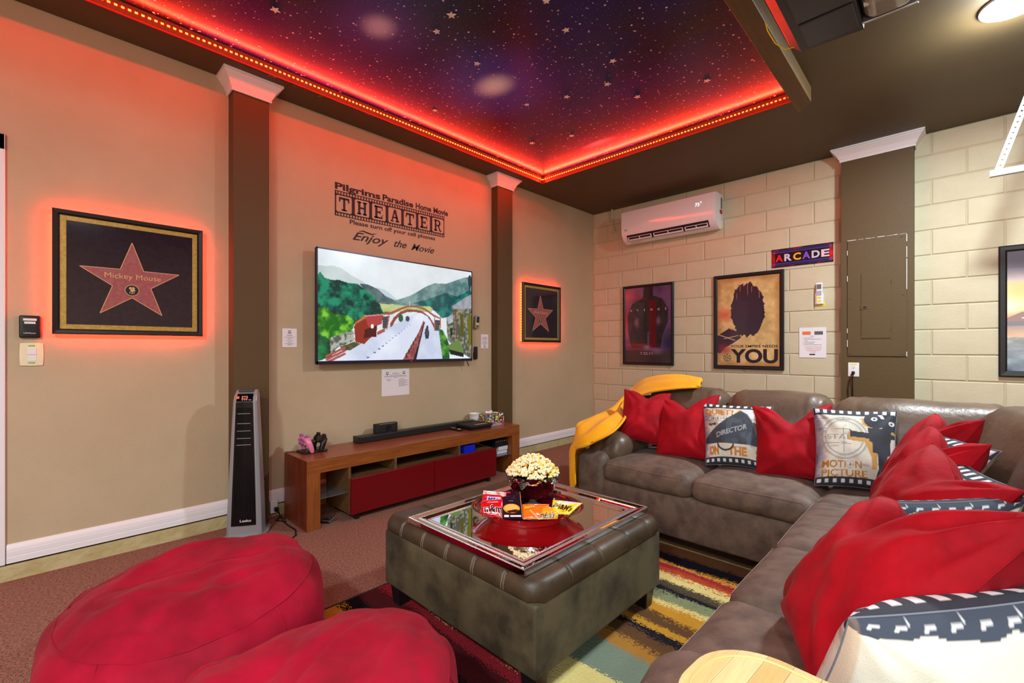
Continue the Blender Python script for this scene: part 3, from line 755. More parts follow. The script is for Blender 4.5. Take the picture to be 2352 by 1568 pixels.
SL = {'T': [[(0, .84), (1, .84), (1, 1), (0, 1)], [(.4, 0), (.6, 0), (.6, .9), (.4, .9)], [(.24, 0), (.76, 0), (.76, .11), (.24, .11)], [(0, .64), (.1, .64), (.16, .84), (0, .84)], [(.9, .64), (1, .64), (1, .84), (.84, .84)]],
      'H': [[(.1, 0), (.32, 0), (.32, 1), (.1, 1)], [(.68, 0), (.9, 0), (.9, 1), (.68, 1)], [(.3, .44), (.7, .44), (.7, .58), (.3, .58)]] + [[(x, y), (x + .42, y), (x + .42, y + .11), (x, y + .11)] for x in (0, .58) for y in (0, .89)],
      'E': [[(.1, 0), (.34, 0), (.34, 1), (.1, 1)], [(0, 0), (.9, 0), (.9, .13), (0, .13)], [(0, .87), (.88, .87), (.88, 1), (0, 1)], [(.3, .44), (.62, .44), (.62, .57), (.3, .57)], [(.58, .37), (.68, .37), (.68, .64), (.58, .64)], [(.8, .1), (.96, .34), (.9, .34), (.7, .1)], [(.78, .9), (.84, .68), (.9, .68), (.88, .9)]],
      'A': [[(.10, .05), (.22, .05), (.50, .84), (.44, 1), (.40, 1)], [(.40, 1), (.62, 1), (.94, .05), (.70, .05), (.44, .86)], [(.24, .3), (.76, .3), (.76, .42), (.28, .42)], [(0, 0), (.36, 0), (.36, .1), (0, .1)], [(.58, 0), (1, 0), (1, .1), (.58, .1)]],
      'R': [[(.1, 0), (.32, 0), (.32, 1), (.1, 1)], [(0, 0), (.44, 0), (.44, .11), (0, .11)], [(0, .89), (.5, .89), (.5, 1), (0, 1)], [(.3, .44), (.55, .44), (.55, .56), (.3, .56)],
            [(.5, .44), (.68, .46), (.80, .54), (.86, .66), (.86, .78), (.80, .9), (.68, .98), (.5, 1), (.5, .88), (.60, .85), (.64, .76), (.64, .68), (.60, .59), (.5, .56)], [(.48, .5), (.66, .5), (.84, .12), (1.0, .11), (1.0, 0), (.74, 0)]]}
for i, chx in enumerate('THEATER'):
    b = MB(); w_ = cellw * .56; x0 = yl + cellw * (i + .5) - w_ / 2; y0 = zb + .046; h_ = (zt - zb) - .092
    for poly_ in SL[chx]:
        b.prism(Mr, [(x0 + px * w_, y0 + py * h_) for px, py in poly_], .0002, .0013)
    obj('block_letter', b, M_leaddark, wd)
b = MB()
for wd_, x_, w_ in (('Pilgrims', yl, .385), ('Paradise', -3.062, .298), ('Home', -2.738, .165), ('Movie', -2.548, .165)):
    b = MB(); put_text(b, Mr, wd_, x_, 2.388, .050, w=w_, bold=.035, off=.001); obj('top_lettering', b, M_leaddark, wd)
b = MB(); put_text(b, Mr, 'Please turn off your cell phones', -3.348, 2.139, .034, w=.817, bold=.022, off=.001); obj('middle_lettering', b, M_leaddark, wd)
b = MB(); put_text(b, Mr, 'Enjoy', -3.325, 2.020, .066, w=.32, shear=.45, bold=.012, off=.001); put_text(b, Mr, 'the', -2.955, 2.020, .062, w=.125, shear=.45, bold=.014, off=.001); put_text(b, Mr, 'Movie', -2.785, 2.016, .060, w=.245, shear=.45, bold=.010, off=.001)
sw = [(-3.27, 2.092), (-3.235, 2.100), (-3.20, 2.092), (-3.16, 2.086), (-3.12, 2.098)]
b.tube([Mr @ Vector((x_, z_, .0012)) for x_, z_ in sw], [.002, .0045, .005, .0045, .0015], 6)
obj('script_lettering', b, M_leaddark, wd)

# ------------------------------------------------------------------ papers on the walls
def paper(name, label, kind, x0, x1, z0, z1, items, off=.004, th=.003):
    t = thing(name, label, 'notice', (0, (x0 + x1) / 2, z0) if kind == 'tv' else ((x0 + x1) / 2, 0, z0))
    Mp = PM(kind, (0, 0, 0)); b = MB(); b.obox(Mp, x0, x1, z0, z1, off - th, off); obj('sheet', b, M_paper, t)
    by = {}
    for it in items:
        mt = it[0]; b = by.setdefault(mt.name, (mt, MB()))[1]
        if it[1] == 'line':
            _, _, cx, y, w_, h_ = it
            x = cx - w_ / 2; 
            while x < cx + w_ / 2 - .001:        # short word-like dashes
                e = min(x + random.uniform(.006, .016), cx + w_ / 2); b.obox(Mp, x, e, y - h_ / 2, y + h_ / 2, off, off + .0006); x = e + .0035
        elif it[1] == 'ring':
            _, _, cx, cy, r_ = it; pts = [(cx + r_ * math.cos(k * PI / 10), cy + r_ * math.sin(k * PI / 10)) for k in range(20)]
            for k in range(20):
                a, e = pts[k], pts[(k + 1) % 20]; q = .62
                b.prism(Mp, [a, e, (cx + (e[0] - cx) * q, cy + (e[1] - cy) * q), (cx + (a[0] - cx) * q, cy + (a[1] - cy) * q)], off, off + .0006)
            b.obox(Mp, cx - r_ * .4, cx + r_ * .4, cy - r_ * 1.1, cy - r_ * .3, off, off + .0007)
        elif it[1] == 'text':
            _, _, s_, cx, y, h_, w_ = it; put_text(b, Mp, s_, cx, y, h_, w=w_, align='c', off=off + .0007, bold=.01)
        elif it[1] == 'rect':
            _, _, a0, a1, c0, c1 = it; b.obox(Mp, a0, a1, c0, c1, off, off + .0006)
    for mt, b in by.values(): obj('print', b, mt, t)
    return t
c_ = -3.799
paper('wall_notice', 'small white notice sheet on the wall just left of the television', 'tv', -3.848, -3.749, 1.172, 1.305,
      [(M_ink, 'ring', c_, 1.283, .010), (M_ink, 'line', c_, 1.267, .028, .003), (M_leaddark, 'text', 'PRIZE BOX', c_, 1.252, .006, .034)] +
      [(M_ink, 'line', c_, z, w, .0022) for z, w in ((1.243, .07), (1.237, .036), (1.229, .018), (1.222, .048), (1.213, .032), (1.205, .03), (1.197, .068), (1.192, .03), (1.187, .022))])
c_ = -2.94
paper('wall_notice', 'landscape white notice sheet with two round emblems below the television', 'tv', -3.072, -2.806, .766, .990,
      [(M_ink, 'ring', -3.02, .955, .013), (M_ink, 'ring', -2.86, .957, .013)] + [(M_ink, 'line', c_, z, w, .0025) for z, w in ((.957, .06), (.950, .065), (.940, .12), (.932, .21), (.926, .22), (.919, .03))] +
      [(M_ink, 'line', -3.005, z, w, .0022) for z, w in ((.908, .05), (.899, .036), (.893, .036))] + [(M_ink, 'line', -2.875, .908, .04, .0022)] + [(M_ink, 'line', -2.88 + .01 * (i % 3), .899 - i * .0062, .06 + .02 * ((i * 7) % 3), .0022) for i in range(10)])
c_ = -1.921
paper('wall_notice', 'narrow white notice sheet between the television and the far pilaster', 'tv', -1.970, -1.872, 1.166, 1.306,
      [(M_ink, 'line', c_, 1.276, .05, .004)] + [(M_ink, 'line', c_, z, w, .0024) for z, w in ((1.267, .07), (1.261, .07), (1.254, .06), (1.246, .03), (1.237, .06), (1.231, .05), (1.222, .07), (1.215, .07), (1.208, .06), (1.201, .03))] + [(M_leaddark, 'ring', c_, 1.184, .010)])

# ------------------------------------------------------------------ remotes, wall control, switch
def wall_remote(name, label, M, w, h, d, body, btn, holder, parts):
    t = thing(name, label, 'remote', tuple(M.translation)); 
    if holder: 
        b = MB(); b.obox(M, -w * .62, w * .62, -h * .5, h * .02, 0, d * .95); obj('holder', b, holder, t, bevel=.003)
    b = MB(); b.rbox((0, 0, 0), (w, h, d), d * .35, (2, 3, 1), M=M @ Matrix.Translation((0, 0, d * .55 + .006))); obj('body', b, body, t, smooth=True)
    for (nm, x0, x1, y0, y1, mt) in parts:
        b = MB(); b.obox(M, x0 * w, x1 * w, y0 * h, y1 * h, d * 1.0 + .006, d * 1.08 + .007); obj(nm, b, mt, t)
    return t
tilt = Matrix.Rotation(math.radians(-6), 4, 'Z')
M_grey = mat('grey_plastic', (150, 148, 142), .4); M_navy = mat('navy_buttons', (26, 34, 70), .4)
wall_remote('wall_remote', 'grey remote with a yellow label standing in a holder right of the television', PM('tv', (0, -2.045, 1.422)) @ tilt, .05, .128, .03, M_grey, None, None,
            [('keypad', -.28, .34, -.02, .42, M_navy), ('label', -.42, .42, -.19, -.08, M_yellow), ('button_row', -.3, .3, -.4, -.26, M_ink)])
wall_remote('wall_remote', 'slim black remote in a black holder below the grey remote', PM('tv', (0, -2.05, 1.121)), .034, .125, .02, M_black, None, M_blackm, [('keypad', -.25, .25, -.3, .35, M_blackm)])
t = thing('door_control', 'black garage door wall control with two white buttons above the light switch', 'wall control', (0, -5.069, 1.216))
Mc = PM('tv', (0, -5.069, 1.273))
b = MB(); b.rbox((0, 0, 0), (.076, .114, .022), .007, (3, 3, 1), M=Mc @ Matrix.Translation((0, 0, .011))); obj('body', b, M_black, t, smooth=True)
for (z0, z1, w_) in ((.030, .042, .024), (.014, .026, .020)):
    b = MB(); b.obox(Mc, -w_, w_, z0, z1, .021, .0245); obj('button', b, M_whitep, t, bevel=.002)
b = MB(); b.obox(Mc, -.024, .024, -.004, .008, .0215, .0235); obj('display', b, M_blackm, t)
b = MB(); put_text(b, Mc, 'LiftMaster', 0, -.035, .006, w=.044, align='c', off=.0225, bold=.01); obj('lettering', b, M_white, t)
t = thing('light_switch', 'cream light switch plate with a white rocker and green markings', 'light switch', (0, -5.063, 1.075))
Mc = PM('tv', (0, -5.063, 1.132)); M_cream = mat('ivory_plastic', (232, 224, 186), .35); M_green = mat('green_marking', (90, 190, 80), .5)
b = MB(); b.rbox((0, 0, 0), (.082, .115, .008), .003, (4, 4, 1), deform=lambda p_, h_: Vector((p_.x * (1 + .06 * (1 - (p_.y / h_[1]) ** 2)), p_.y * (1 + .03 * (1 - (p_.x / h_[0]) ** 2)), p_.z)), M=Mc @ Matrix.Translation((0, 0, .004))); obj('plate', b, M_cream, t, smooth=True)
b = MB(); b.obox(Mc, -.017, .017, -.001, .033, .008, .012); b.obox(Mc, -.017, .017, -.034, -.003, .008, .0105); obj('rocker', b, M_whitep, t, bevel=.0015)
for z in (.041, -.046):
    b = MB(); b.obox(Mc, -.012, .012, z, z + .006, .008, .0088); obj('marking', b, M_green, t)

# ================================================================== TOWER HEATER
# base footprint centre, faces the camera side
fx, fy = 0.235, -4.135
t = thing('tower_heater', 'tall silver and black tower heater standing against the near pilaster', 'heater', (fx, fy, 0))
ang = math.radians(-32)
Rz = Matrix.Translation((fx, fy, 0)) @ Matrix.Rotation(ang, 4, 'Z')        # local x = front, y = sideways
M_silver = mat('silver_plastic', (150, 150, 154), .35, metal=.25)
def hw(z): return .100 - .036 * (z / .9) ** 1.15          # half width with height
def hd(z): return .070 - .020 * (z / .9)
prof = [0, .02, .06, .2, .4, .6, .75, .84, .87, .895, .905]
b = MB(); rings = []
for z in prof:
    k = 1.0 if z < .84 else 1 - .5 * ((z - .84) / .065) ** 2
    w_, d_ = hw(z) * (1 if z < .88 else .93), hd(z) * k
    xs = .0 if z < .84 else -.02 * ((z - .84) / .065)
    pts = [(d_ + xs, -w_ * .82), (d_ * .86 + xs, -w_), (-d_ + xs, -w_ * .88), (-d_ + xs, w_ * .88), (d_ * .86 + xs, w_), (d_ + xs, w_ * .82)]
    rings.append([Rz @ Vector((x, y, z)) for x, y in pts])
b.grid(rings, wrap=True); b.add(rings[-1], [tuple(range(6))]); b.add(rings[0], [tuple(range(6))[::-1]])
obj('housing', b, M_silver, t, bevel=.006, seg=3)
b = MB(); rows = []
for z in [.085, .12, .3, .5, .7, .8, .835]:
    w_ = hw(z) * .70; x = hd(z) + .0035; rows.append([Rz @ Vector((x, -w_, z)), Rz @ Vector((x + .002, 0, z)), Rz @ Vector((x, w_, z))])
b.grid(rows); fp = obj('front_panel', b, mat('gloss_black', (10, 10, 14), .08), t)
b = MB()
for i in range(13):                                    # vertical bars of the outlet grille
    f = -1 + 2 * i / 12; rows = []
    for z in (.135, .3, .5, .7, .80):
        y = f * hw(z) * .58; x = hd(z) + .0075; rows.append([Rz @ Vector((x, y - .0016, z)), Rz @ Vector((x + .0025, y, z)), Rz @ Vector((x, y + .0016, z))])
    b.grid(rows)
g = obj('grille_bars', b, M_blackm, fp); g['kind'] = 'stuff'
for z in (.575, .615, .66, .705, .765):
    b = MB(); w_ = hw(z) * .5; b.obox(Rz, hd(z) + .007, hd(z) + .011, -w_, w_, z - .0015, z + .0015); obj('louvre', b, M_grey, fp)
b = MB(); zz = [(.838, .004), (.862, .0025), (.884, -.006)]; rows = []
for z, e in zz:
    k = 1 - .5 * ((z - .84) / .065) ** 2; x = hd(z) * k - .02 * max(0, (z - .84) / .065) + .004; w_ = hw(z) * .68
    rows.append([Rz @ Vector((x, -w_, z)), Rz @ Vector((x + .002, 0, z)), Rz @ Vector((x, w_, z))])
b.grid(rows); cp = obj('control_panel', b, mat('gloss_black', (10, 10, 14), .08), t)
Mp = Rz @ Matrix.Translation((hd(.86) * .94 - .0005, 0, .861)) @ frameM((0, 0, 0), (0, 1, 0), (-.35, 0, .94), (.94, 0, .35))
b = MB(); b.obox(Mp, -.016, .016, -.010, .010, .0012, .0016); b.obox(Mp, -.045, -.030, -.006, .008, .0012, .0016); obj('display', b, mat('red_display', (200, 60, 40), .4, emit=(1, .12, .04, 1), estr=.7), cp)
b = MB(); b.obox(Mp, -.012, .012, -.007, .007, .0017, .0019); obj('display_window', b, M_black, cp)
b = MB()
for q in (-.012, 0, .012, .026, .034): b.obox(Mp, q - .003, q + .003, -.0165, -.0135, .0012, .0018)
obj('indicator_row', b, M_white, cp)
b = MB(); b.obox(Rz, -.015, .028, -.042, .042, .894, .9075); obj('handle_recess', b, mat('dark_grey_plastic', (60, 60, 66), .4), t, bevel=.004)
Mp = Rz @ frameM((hd(.1) + .0058, .012, .118), (0, 1, 0), (0, 0, 1), (1, 0, 0))
b = MB(); put_text(b, Mp, 'Lasko', 0, -.010, .016, w=.062, align='c', bold=.01); obj('lettering', b, M_whitep, fp)
b = MB()                                                # intake slats low on the back
for i in range(17):
    z = .05 + i * .0155; b.obox(Rz, -.13 + .03 * (i / 17), -.06, -.072, .072, z, z + .006)
gg = obj('intake_slats', b, M_silver, t); gg['kind'] = 'stuff'
b = MB(); b.obox(Rz, -.108, -.06, -.064, .064, .04, .315); obj('intake_box', b, M_blackm, t, bevel=.01)
b = MB(); b.rbox(Rz @ Vector((0, 0, .011)), (.22, .23, .022), .01, (3, 3, 1), M=Rz.to_3x3().to_4x4()); obj('base', b, M_silver, t, smooth=True)
# power tap and cables beside it
t = thing('power_tap', 'white plug in power tap on the wall kerb between heater and media console', 'power tap', (.02, -3.93, .03))
b = MB(); b.rbox((.026, -3.915, .075), (.04, .05, .09), .008, (2, 2, 2)); obj('body', b, M_whitep, t, smooth=True)
b = MB(); b.rbox((.055, -3.905, .06), (.03, .025, .028), .006, (2, 2, 2)); obj('plug', b, M_black, t, smooth=True)
b = MB(); b.tube([(.065, -3.90, .055), (.11, -3.895, .02), (.17, -3.90, .006), (.26, -3.905, .006), (.38, -3.90, .006), (.47, -3.93, .006), (.53, -4.00, .006), (.53, -4.08, .006), (.42, -4.14, .006)], .004, 6)
tag(obj('power_cable', b, M_black, smooth=True), 'black power cable lying on the carpet in front of the console end', 'cable')
b = MB(); b.tube([(.05, -3.90, .05), (.08, -3.885, .012), (.12, -3.93, .006), (.19, -3.89, .006), (.12, -3.875, .006), (.05, -3.882, .008)], .0035, 6)
tag(obj('power_cable', b, M_black, smooth=True), 'short black cable coiled on the carpet beside the white plug', 'cable')

# ================================================================== MEDIA CONSOLE
X0, X1, Y0, Y1, ZT, ZU = .088, .465, -3.862, -1.90, .449, .361
t = thing('media_console', 'long wooden media console with maroon drawer fronts below the television', 'media console', (.28, -2.88, 0))
b = MB(); b.box(X0, X1, Y0, Y1, ZT - .004, ZT); obj('top', b, M_wood_top, t, bevel=.0015)
b = MB(); b.box(X0, X1, Y0 + .001, Y1 - .001, ZU, ZT - .004); obj('beam', b, M_wood_front, t)
for (a, c_) in ((Y0, Y0 + .086), (Y1 - .098, Y1)):
    b = MB(); b.box(X0, X1, a, c_, 0, ZU - .0012); lg = obj('leg', b, M_wood_leg, t, bevel=.0015)
    b = MB(); b.box(X0, X1 - .001, a - .002 if a == Y0 else a + .0002, a + .0005, 0.001, ZT - .002); obj('side_veneer', b, M_wood_side, lg)
DY0, DY1, DX = -3.585, -2.238, .503
b = MB(); b.box(.14, DX - .018, DY0, DY1, .045, .283); obj('drawer_box', b, M_wood_in, t, bevel=.002)
for (a, c_) in ((DY0, -2.906), (-2.902, DY1)):
    b = MB(); b.box(DX - .0175, DX, a, c_, .046, .289); obj('drawer_front', b, M_maroon, t, bevel=.002)
for (a, c_) in ((-3.232, -3.212), (-2.632, -2.612), (DY0, DY0 + .018)):
    b = MB(); b.box(.14, .462, a, c_, .284, ZU - .0008); obj('divider', b, M_wood_in, t)
b = MB(); b.box(.118, .138, DY0, DY1, .045, ZU); obj('back_panel', b, mat('dark_wood_back', (70, 46, 28), .6), t)
for (a, c_) in ((Y0 + .087, DY0 - .001), (DY1 + .001, Y1 - .099)):
    b = MB(); b.box(.16, .46, a, c_, .188, .196); obj('glass_shelf', b, M_glass, t, bevel=.001)
for y in (DY0 + .06, DY1 - .06):
    for x in (.17, .46):
        b = MB(); b.lathe(Matrix.Translation((x, y, 0)), [(.018, 0), (.02, .045)], 14); obj('foot', b, M_black, t)
ZC = ZT + .0005
# controllers in their dock
def gamepad(name, label, M, body, dark):
    t = thing(name, label, 'game controller', tuple(M.translation))
    b = MB()
    b.rbox((0, 0, 0), (.105, .055, .036), .016, (4, 3, 2), M=M @ Matrix.Translation((0, 0, .012)))
    for s_ in (-1, 1):
        pts = [M @ Vector((s_ * x, y, z)) for x, y, z in ((.040, .018, .010), (.058, .005, .008), (.066, -.025, .002), (.068, -.058, -.004), (.066, -.076, -.006))]
        b.tube(pts, [.020, .022, .0195, .017, .011], 12)
    obj('body', b, body, t, smooth=True, angle=60)
    for s_ in (-1, 1):
        b = MB(); b.tube([M @ Vector((s_ * .024, -.012, .028)), M @ Vector((s_ * .024, -.012, .040))], [.006, .008], 12); obj('thumb_stick', b, dark, t, smooth=True)
        b = MB(); b.rbox(M @ Vector((s_ * .046, .034, .008)), (.028, .016, .022), .006, (2, 2, 2), M=M.to_3x3().to_4x4()); obj('trigger', b, dark, t, smooth=True)
    b = MB(); b.obox(M, -.024, .024, .004, .022, .029, .0315); obj('touch_pad', b, dark, t, bevel=.001)
    for dx, dy in ((0, .008), (0, -.008), (.008, 0), (-.008, 0)):
        b = MB(); b.tube([M @ Vector((.046 + dx, .010 + dy, .028)), M @ Vector((.046 + dx, .010 + dy, .0325))], .0035, 8); obj('button', b, dark, t)
    return t
t = thing('charging_dock', 'low black charging dock holding two game controllers on the console end', 'charging dock', (.20, -3.72, ZC))
b = MB(); b.rbox((.20, -3.72, ZC + .007), (.13, .165, .014), .005, (3, 3, 1)); obj('base', b, M_black, t, smooth=True)
b = MB(); b.rbox((.20, -3.72, ZC + .045), (.05, .045, .07), .012, (2, 2, 2)); obj('post', b, M_black, t, smooth=True)
b = MB(); b.tube([(.17, -3.79, ZC + .004), (.13, -3.83, ZC + .004), (.10, -3.86, ZC + .003)], .0025, 6); obj('cable', b, M_black, t)
M_pinkpad = mat('pink_metallic', (222, 130, 158), .25, coat=.3); M_purple = mat('purple_plastic', (150, 80, 170), .3)
pad_m = lambda y, lean: Matrix.Translation((.205, y, ZC + .082)) @ Matrix.Rotation(lean, 4, 'X') @ frameM((0, 0, 0), (1, 0, 0), (0, 0, 1), (0, -1, 0))
gamepad('game_controller', 'pink game controller standing in the charging dock', pad_m(-3.765, math.radians(8)), M_pinkpad, M_purple)
gamepad('game_controller', 'black game controller standing in the charging dock', Matrix.Translation((.205, -3.673, ZC + .080)) @ Matrix.Rotation(math.radians(-10), 4, 'X') @ frameM((0, 0, 0), (-1, 0, 0), (0, 0, 1), (0, 1, 0)), M_black, M_blackm)
# sound bar, little speaker, game console
t = thing('sound_bar', 'long thin black sound bar lying along the console top', 'sound bar', (.165, -2.82, ZC))
b = MB(); b.rbox((.165, -2.815, ZC + .026), (.085, 1.13, .050), .008, (3, 12, 2)); obj('body', b, M_black, t, smooth=True)
b = MB(); b.box(.2065, .2092, -3.375, -2.255, ZC + .006, ZC + .046); obj('grille', b, mat('black_mesh', (14, 14, 16), .7, bump=.4, bscale=500, bdist=.002), t)
b = MB(); b.rbox((.165, -3.379, ZC + .026), (.086, .006, .051), .002, (2, 1, 2)); obj('end_cap', b, M_black, t)
t = thing('speaker_box', 'small square black speaker standing behind the sound bar', 'speaker', (.095, -3.09, ZC))
b = MB(); b.rbox((.095, -3.09, ZC + .056), (.05, .196, .112), .006, (2, 4, 3)); obj('cabinet', b, M_blackm, t, smooth=True)
b = MB(); b.lathe(frameM((.1205, -3.075, ZC + .072), (0, 1, 0), (0, 0, 1), (1, 0, 0)), [(.026, 0), (.026, .003), (.020, .003), (.012, .001), (.002, .002)], 20); obj('driver', b, M_black, t, smooth=True)
b = MB(); b.box(.1215, .1235, -3.16, -3.02, ZC + .108, ZC + .111); obj('trim_strip', b, M_grey, t)
t = thing('game_console', 'flat black two tiered game console at the right end of the sound bar', 'game console', (.26, -2.325, ZC))
b = MB(); b.prism(Matrix.Identity(4), [(.125, -2.44), (.390, -2.43), (.400, -2.205), (.135, -2.205)], ZC + .002, ZC + .020); obj('lower_tier', b, M_black, t, bevel=.002)
b = MB(); b.prism(Matrix.Identity(4), [(.115, -2.452), (.402, -2.442), (.412, -2.195), (.125, -2.195)], ZC + .024, ZC + .043); obj('upper_tier', b, M_blackm, t, bevel=.003)
b = MB(); b.prism(Matrix.Identity(4), [(.13, -2.43), (.385, -2.42), (.395, -2.215), (.14, -2.215)], ZC + .018, ZC + .026); obj('gap', b, M_dark, t)
b = MB(); b.prism(Matrix.Identity(4), [(.352, -2.37), (.388, -2.37), (.392, -2.235), (.356, -2.235)], ZC + .0432, ZC + .0438); obj('label_strip', b, mat('gold_label', (176, 140, 84), .4), t)
t = thing('remote_control', 'short black remote with a yellow label lying in front of the game console', 'remote', (.27, -2.51, ZC))
b = MB(); b.rbox((.27, -2.505, ZC + .008), (.15, .042, .015), .006, (4, 2, 1)); obj('body', b, M_black, t, smooth=True)
b = MB(); b.box(.225, .25, -2.518, -2.490, ZC + .0152, ZC + .0162); b.box(.20, .218, -2.518, -2.49, ZC + .0152, ZC + .0162); obj('button_row', b, M_grey, t)
b = MB(); b.box(.300, .325, -2.516, -2.492, ZC + .0152, ZC + .0164); obj('label', b, M_yellow, t)
t = thing('card_box', 'small clear case with a violet lid beside the tissue box', 'case', (.32, -2.10, ZC))
b = MB(); b.box(.27, .365, -2.170, -2.03, ZC, ZC + .022); obj('case', b, mat('frosted_clear', (160, 150, 160), .2, coat=.4), t, bevel=.003)
b = MB(); b.box(.273, .362, -2.168, -2.10, ZC + .0222, ZC + .0245); obj('lid_print', b, mat('violet_card', (120, 80, 140), .4), t)
t = thing('paper_cups', 'stack of white paper bowls against the wall beside the tissue box', 'bowls', (.085, -2.13, ZC))
b = MB(); b.lathe(Matrix.Translation((.085, -2.125, ZC)), [(.043, 0), (.050, .048), (.052, .05), (.050, .053), (.056, .088), (.058, .090), (.054, .092), (.046, .06)], 28); obj('bowl', b, M_whitep, t, smooth=True)
t = thing('tissue_box', 'purple patterned tissue box with a white tissue on the console end', 'tissue box', (.20, -2.01, ZC))
cv = Canvas(.24, .095, 97, 39, (78, 44, 128)); r_ = random.Random(4)
for i in range(95):
    col = r_.choice([(120, 200, 60), (220, 230, 190), (232, 130, 60), (90, 60, 170), (20, 34, 20), (246, 220, 110), (196, 90, 150), (40, 30, 70)])
    cv.ell(r_.uniform(0, .24), r_.uniform(0, .095), r_.uniform(.007, .017), r_.uniform(.006, .013), col)
bx0, bx1, by0, by1, bz0, bz1 = .145, .262, -2.115, -1.905, ZC, ZC + .092
M_tis = paint_mat('tissue_box_print', .35)
b = MB(); b.box(bx0, bx1 - .0006, by0 + .0006, by1 - .0006, bz0, bz1 - .0006); obj('carton', b, mat('purple_carton', (92, 58, 120), .4), t)
obj('front_print', cv.mb(lambda u, v: Vector((bx1, by0 + u * (by1 - by0), bz0 + v * (bz1 - bz0)))), M_tis, t)
obj('side_print', cv.mb(lambda u, v: Vector((bx1 - u * (bx1 - bx0), by0, bz0 + v * (bz1 - bz0)))), M_tis, t)
obj('top_print', cv.mb(lambda u, v: Vector((bx1 - v * (bx1 - bx0), by0 + u * (by1 - by0), bz1))), M_tis, t)
b = MB(); rows = []
for i in range(12):
    u = i / 11; rows.append([Vector((.20 + .03 * math.sin(j * .9 + i) * (j / 5) + (j - 2) * .006, by0 + .012 + u * .15, bz1 + .001 + (.034 * math.sin(PI * min(1, u * .9 + .15)) + .008 * math.sin(i * 1.3)) * (1 - abs(j - 2.5) / 3.2))) for j in range(6)])
b.grid(rows); obj('tissue', b, mat('white_tissue', (238, 232, 236), .9), t, smooth=True, angle=180)
# things in the open bays
for i in range(4):
    b = MB(); w_ = .126 - .006 * (i % 2); b.box(.34, .463, -2.572 + .004 * (i % 2), -2.572 + w_, .2845 + .0155 * i, .2845 + .0155 * i + .0148)
    o = obj('disc_case', b, mat('blue_plastic_case', (16, 34, 190), .3), bevel=.0015)
    tag(o, ['bottom blue disc case of the stack in the open bay', 'second blue disc case from the bottom of the stack', 'third blue disc case from the bottom of the stack', 'topmost blue disc case of the stack in the open bay'][i], 'disc case', 'blue disc cases in the open bay')
for i, (zz_, dx, lab) in enumerate(((.1965, 0, 'lower white booklet on the glass shelf at the console end'), (.2285, .008, 'upper thicker white booklet on the glass shelf at the console end'))):
    b = MB(); b.box(.22, .405 + dx, -2.135 + .012 * i, -2.005, zz_, zz_ + (.028 if i == 0 else .036)); o = obj('booklet', b, mat('white_booklet', (206, 208, 214), .5), bevel=.002); tag(o, lab, 'booklet')
t = thing('set_top_box', 'black set top box with small lights on top of the white booklets', 'set top box', (.31, -2.09, .2655))
b = MB(); b.box(.20, .415, -2.17, -2.005, .2655, .292); b.box(.20, .41, -2.165, -2.01, .292, .330); obj('case', b, M_black, t, bevel=.002)
b = MB()
for i in range(6): b.box(.4105, .4125, -2.152 + i * .026, -2.148 + i * .026, .312, .316)
obj('light', b, M_white, t)
b = MB(); b.tube([(.40, -3.68, .02), (.36, -3.66, .012), (.33, -3.70, .008), (.36, -3.74, .008), (.42, -3.70, .008), (.40, -3.65, .03)], .006, 6)
tag(obj('power_cable', b, M_black, smooth=True), 'black cable bundle on the carpet under the near glass shelf', 'cable')

# ================================================================== BLOCK WALL OBJECTS
t = thing('air_conditioner', 'white wall mounted air conditioner high on the block wall', 'air conditioner', (1.06, 0, 2.43))
AX0, AX1 = .545, 1.612
prof = [(0, 2.445), (-.06, 2.415), (-.105, 2.420), (-.165, 2.462), (-.200, 2.520), (-.208, 2.56), (-.208, 2.76), (-.200, 2.782), (-.18, 2.79), (0, 2.79)]
def extr(x0, x1, pr): 
    b = MB(); n = len(pr); b.add([(x, y, z) for x in (x0, x1) for y, z in pr], [(i, (i + 1) % n, n + (i + 1) % n, n + i) for i in range(n)] + [tuple(range(n)), tuple(range(n, 2 * n))[::-1]]); return b
M_acw = mat('gloss_white_plastic', (236, 236, 238), .15, coat=.4)
obj('cabinet', extr(AX0, AX1, prof), M_acw, t, smooth=True, angle=35)
obj('end_cap', extr(AX1 + .0005, AX1 + .022, [(y * .985, 2.60 + (z - 2.60) * .985) for y, z in prof]), M_acw, t, smooth=True, angle=35)
# outlet slot follows the slanted underside
Ma = frameM((1.078, -.168, 2.470), (1, 0, 0), Vector((0, -.045, .066)), Vector((0, -.066, -.045)))
b = MB(); b.obox(Ma, -.47, .48, -.034, .040, -.010, .006); ot = obj('outlet', b, mat('dark_outlet', (30, 20, 26), .5), t)
b = MB()
for x0, x1 in ((-.455, -.17), (-.135, .20), (.23, .465)):
    b.obox(Ma, x0, x1, .012, .017, .006, .014); b.obox(Ma, x0, x1, -.028, -.012, .005, .012)
    for q in range(3):
        x = x0 + (x1 - x0) * q / 2; b.obox(Ma, x - .004, x + .004, -.028, .016, .006, .014)
obj('louvre', b, M_acw, ot)
b = MB(); Md = frameM((1.45, -.2085, 2.665), (1, 0, 0), (0, 0, 1), (0, -1, 0)); put_text(b, Md, '73', 0, 0, .036, align='c', bold=.0); b.obox(Md, .035, .043, .028, .034, .0005, .0012); b.obox(Md, .035, .043, .038, .044, .0005, .0012)
obj('display', b, mat('white_display', (240, 240, 255), .4, emit=(.86, .9, 1, 1), estr=1.6), t)
Ms = frameM((AX1 + .0226, 0, 0), (0, 1, 0), (0, 0, 1), (1, 0, 0))
b = MB(); b.obox(Ms, -.052, -.010, 2.635, 2.755, 0, .0008); obj('rating_label', b, mat('grey_label', (110, 112, 114), .5), t)
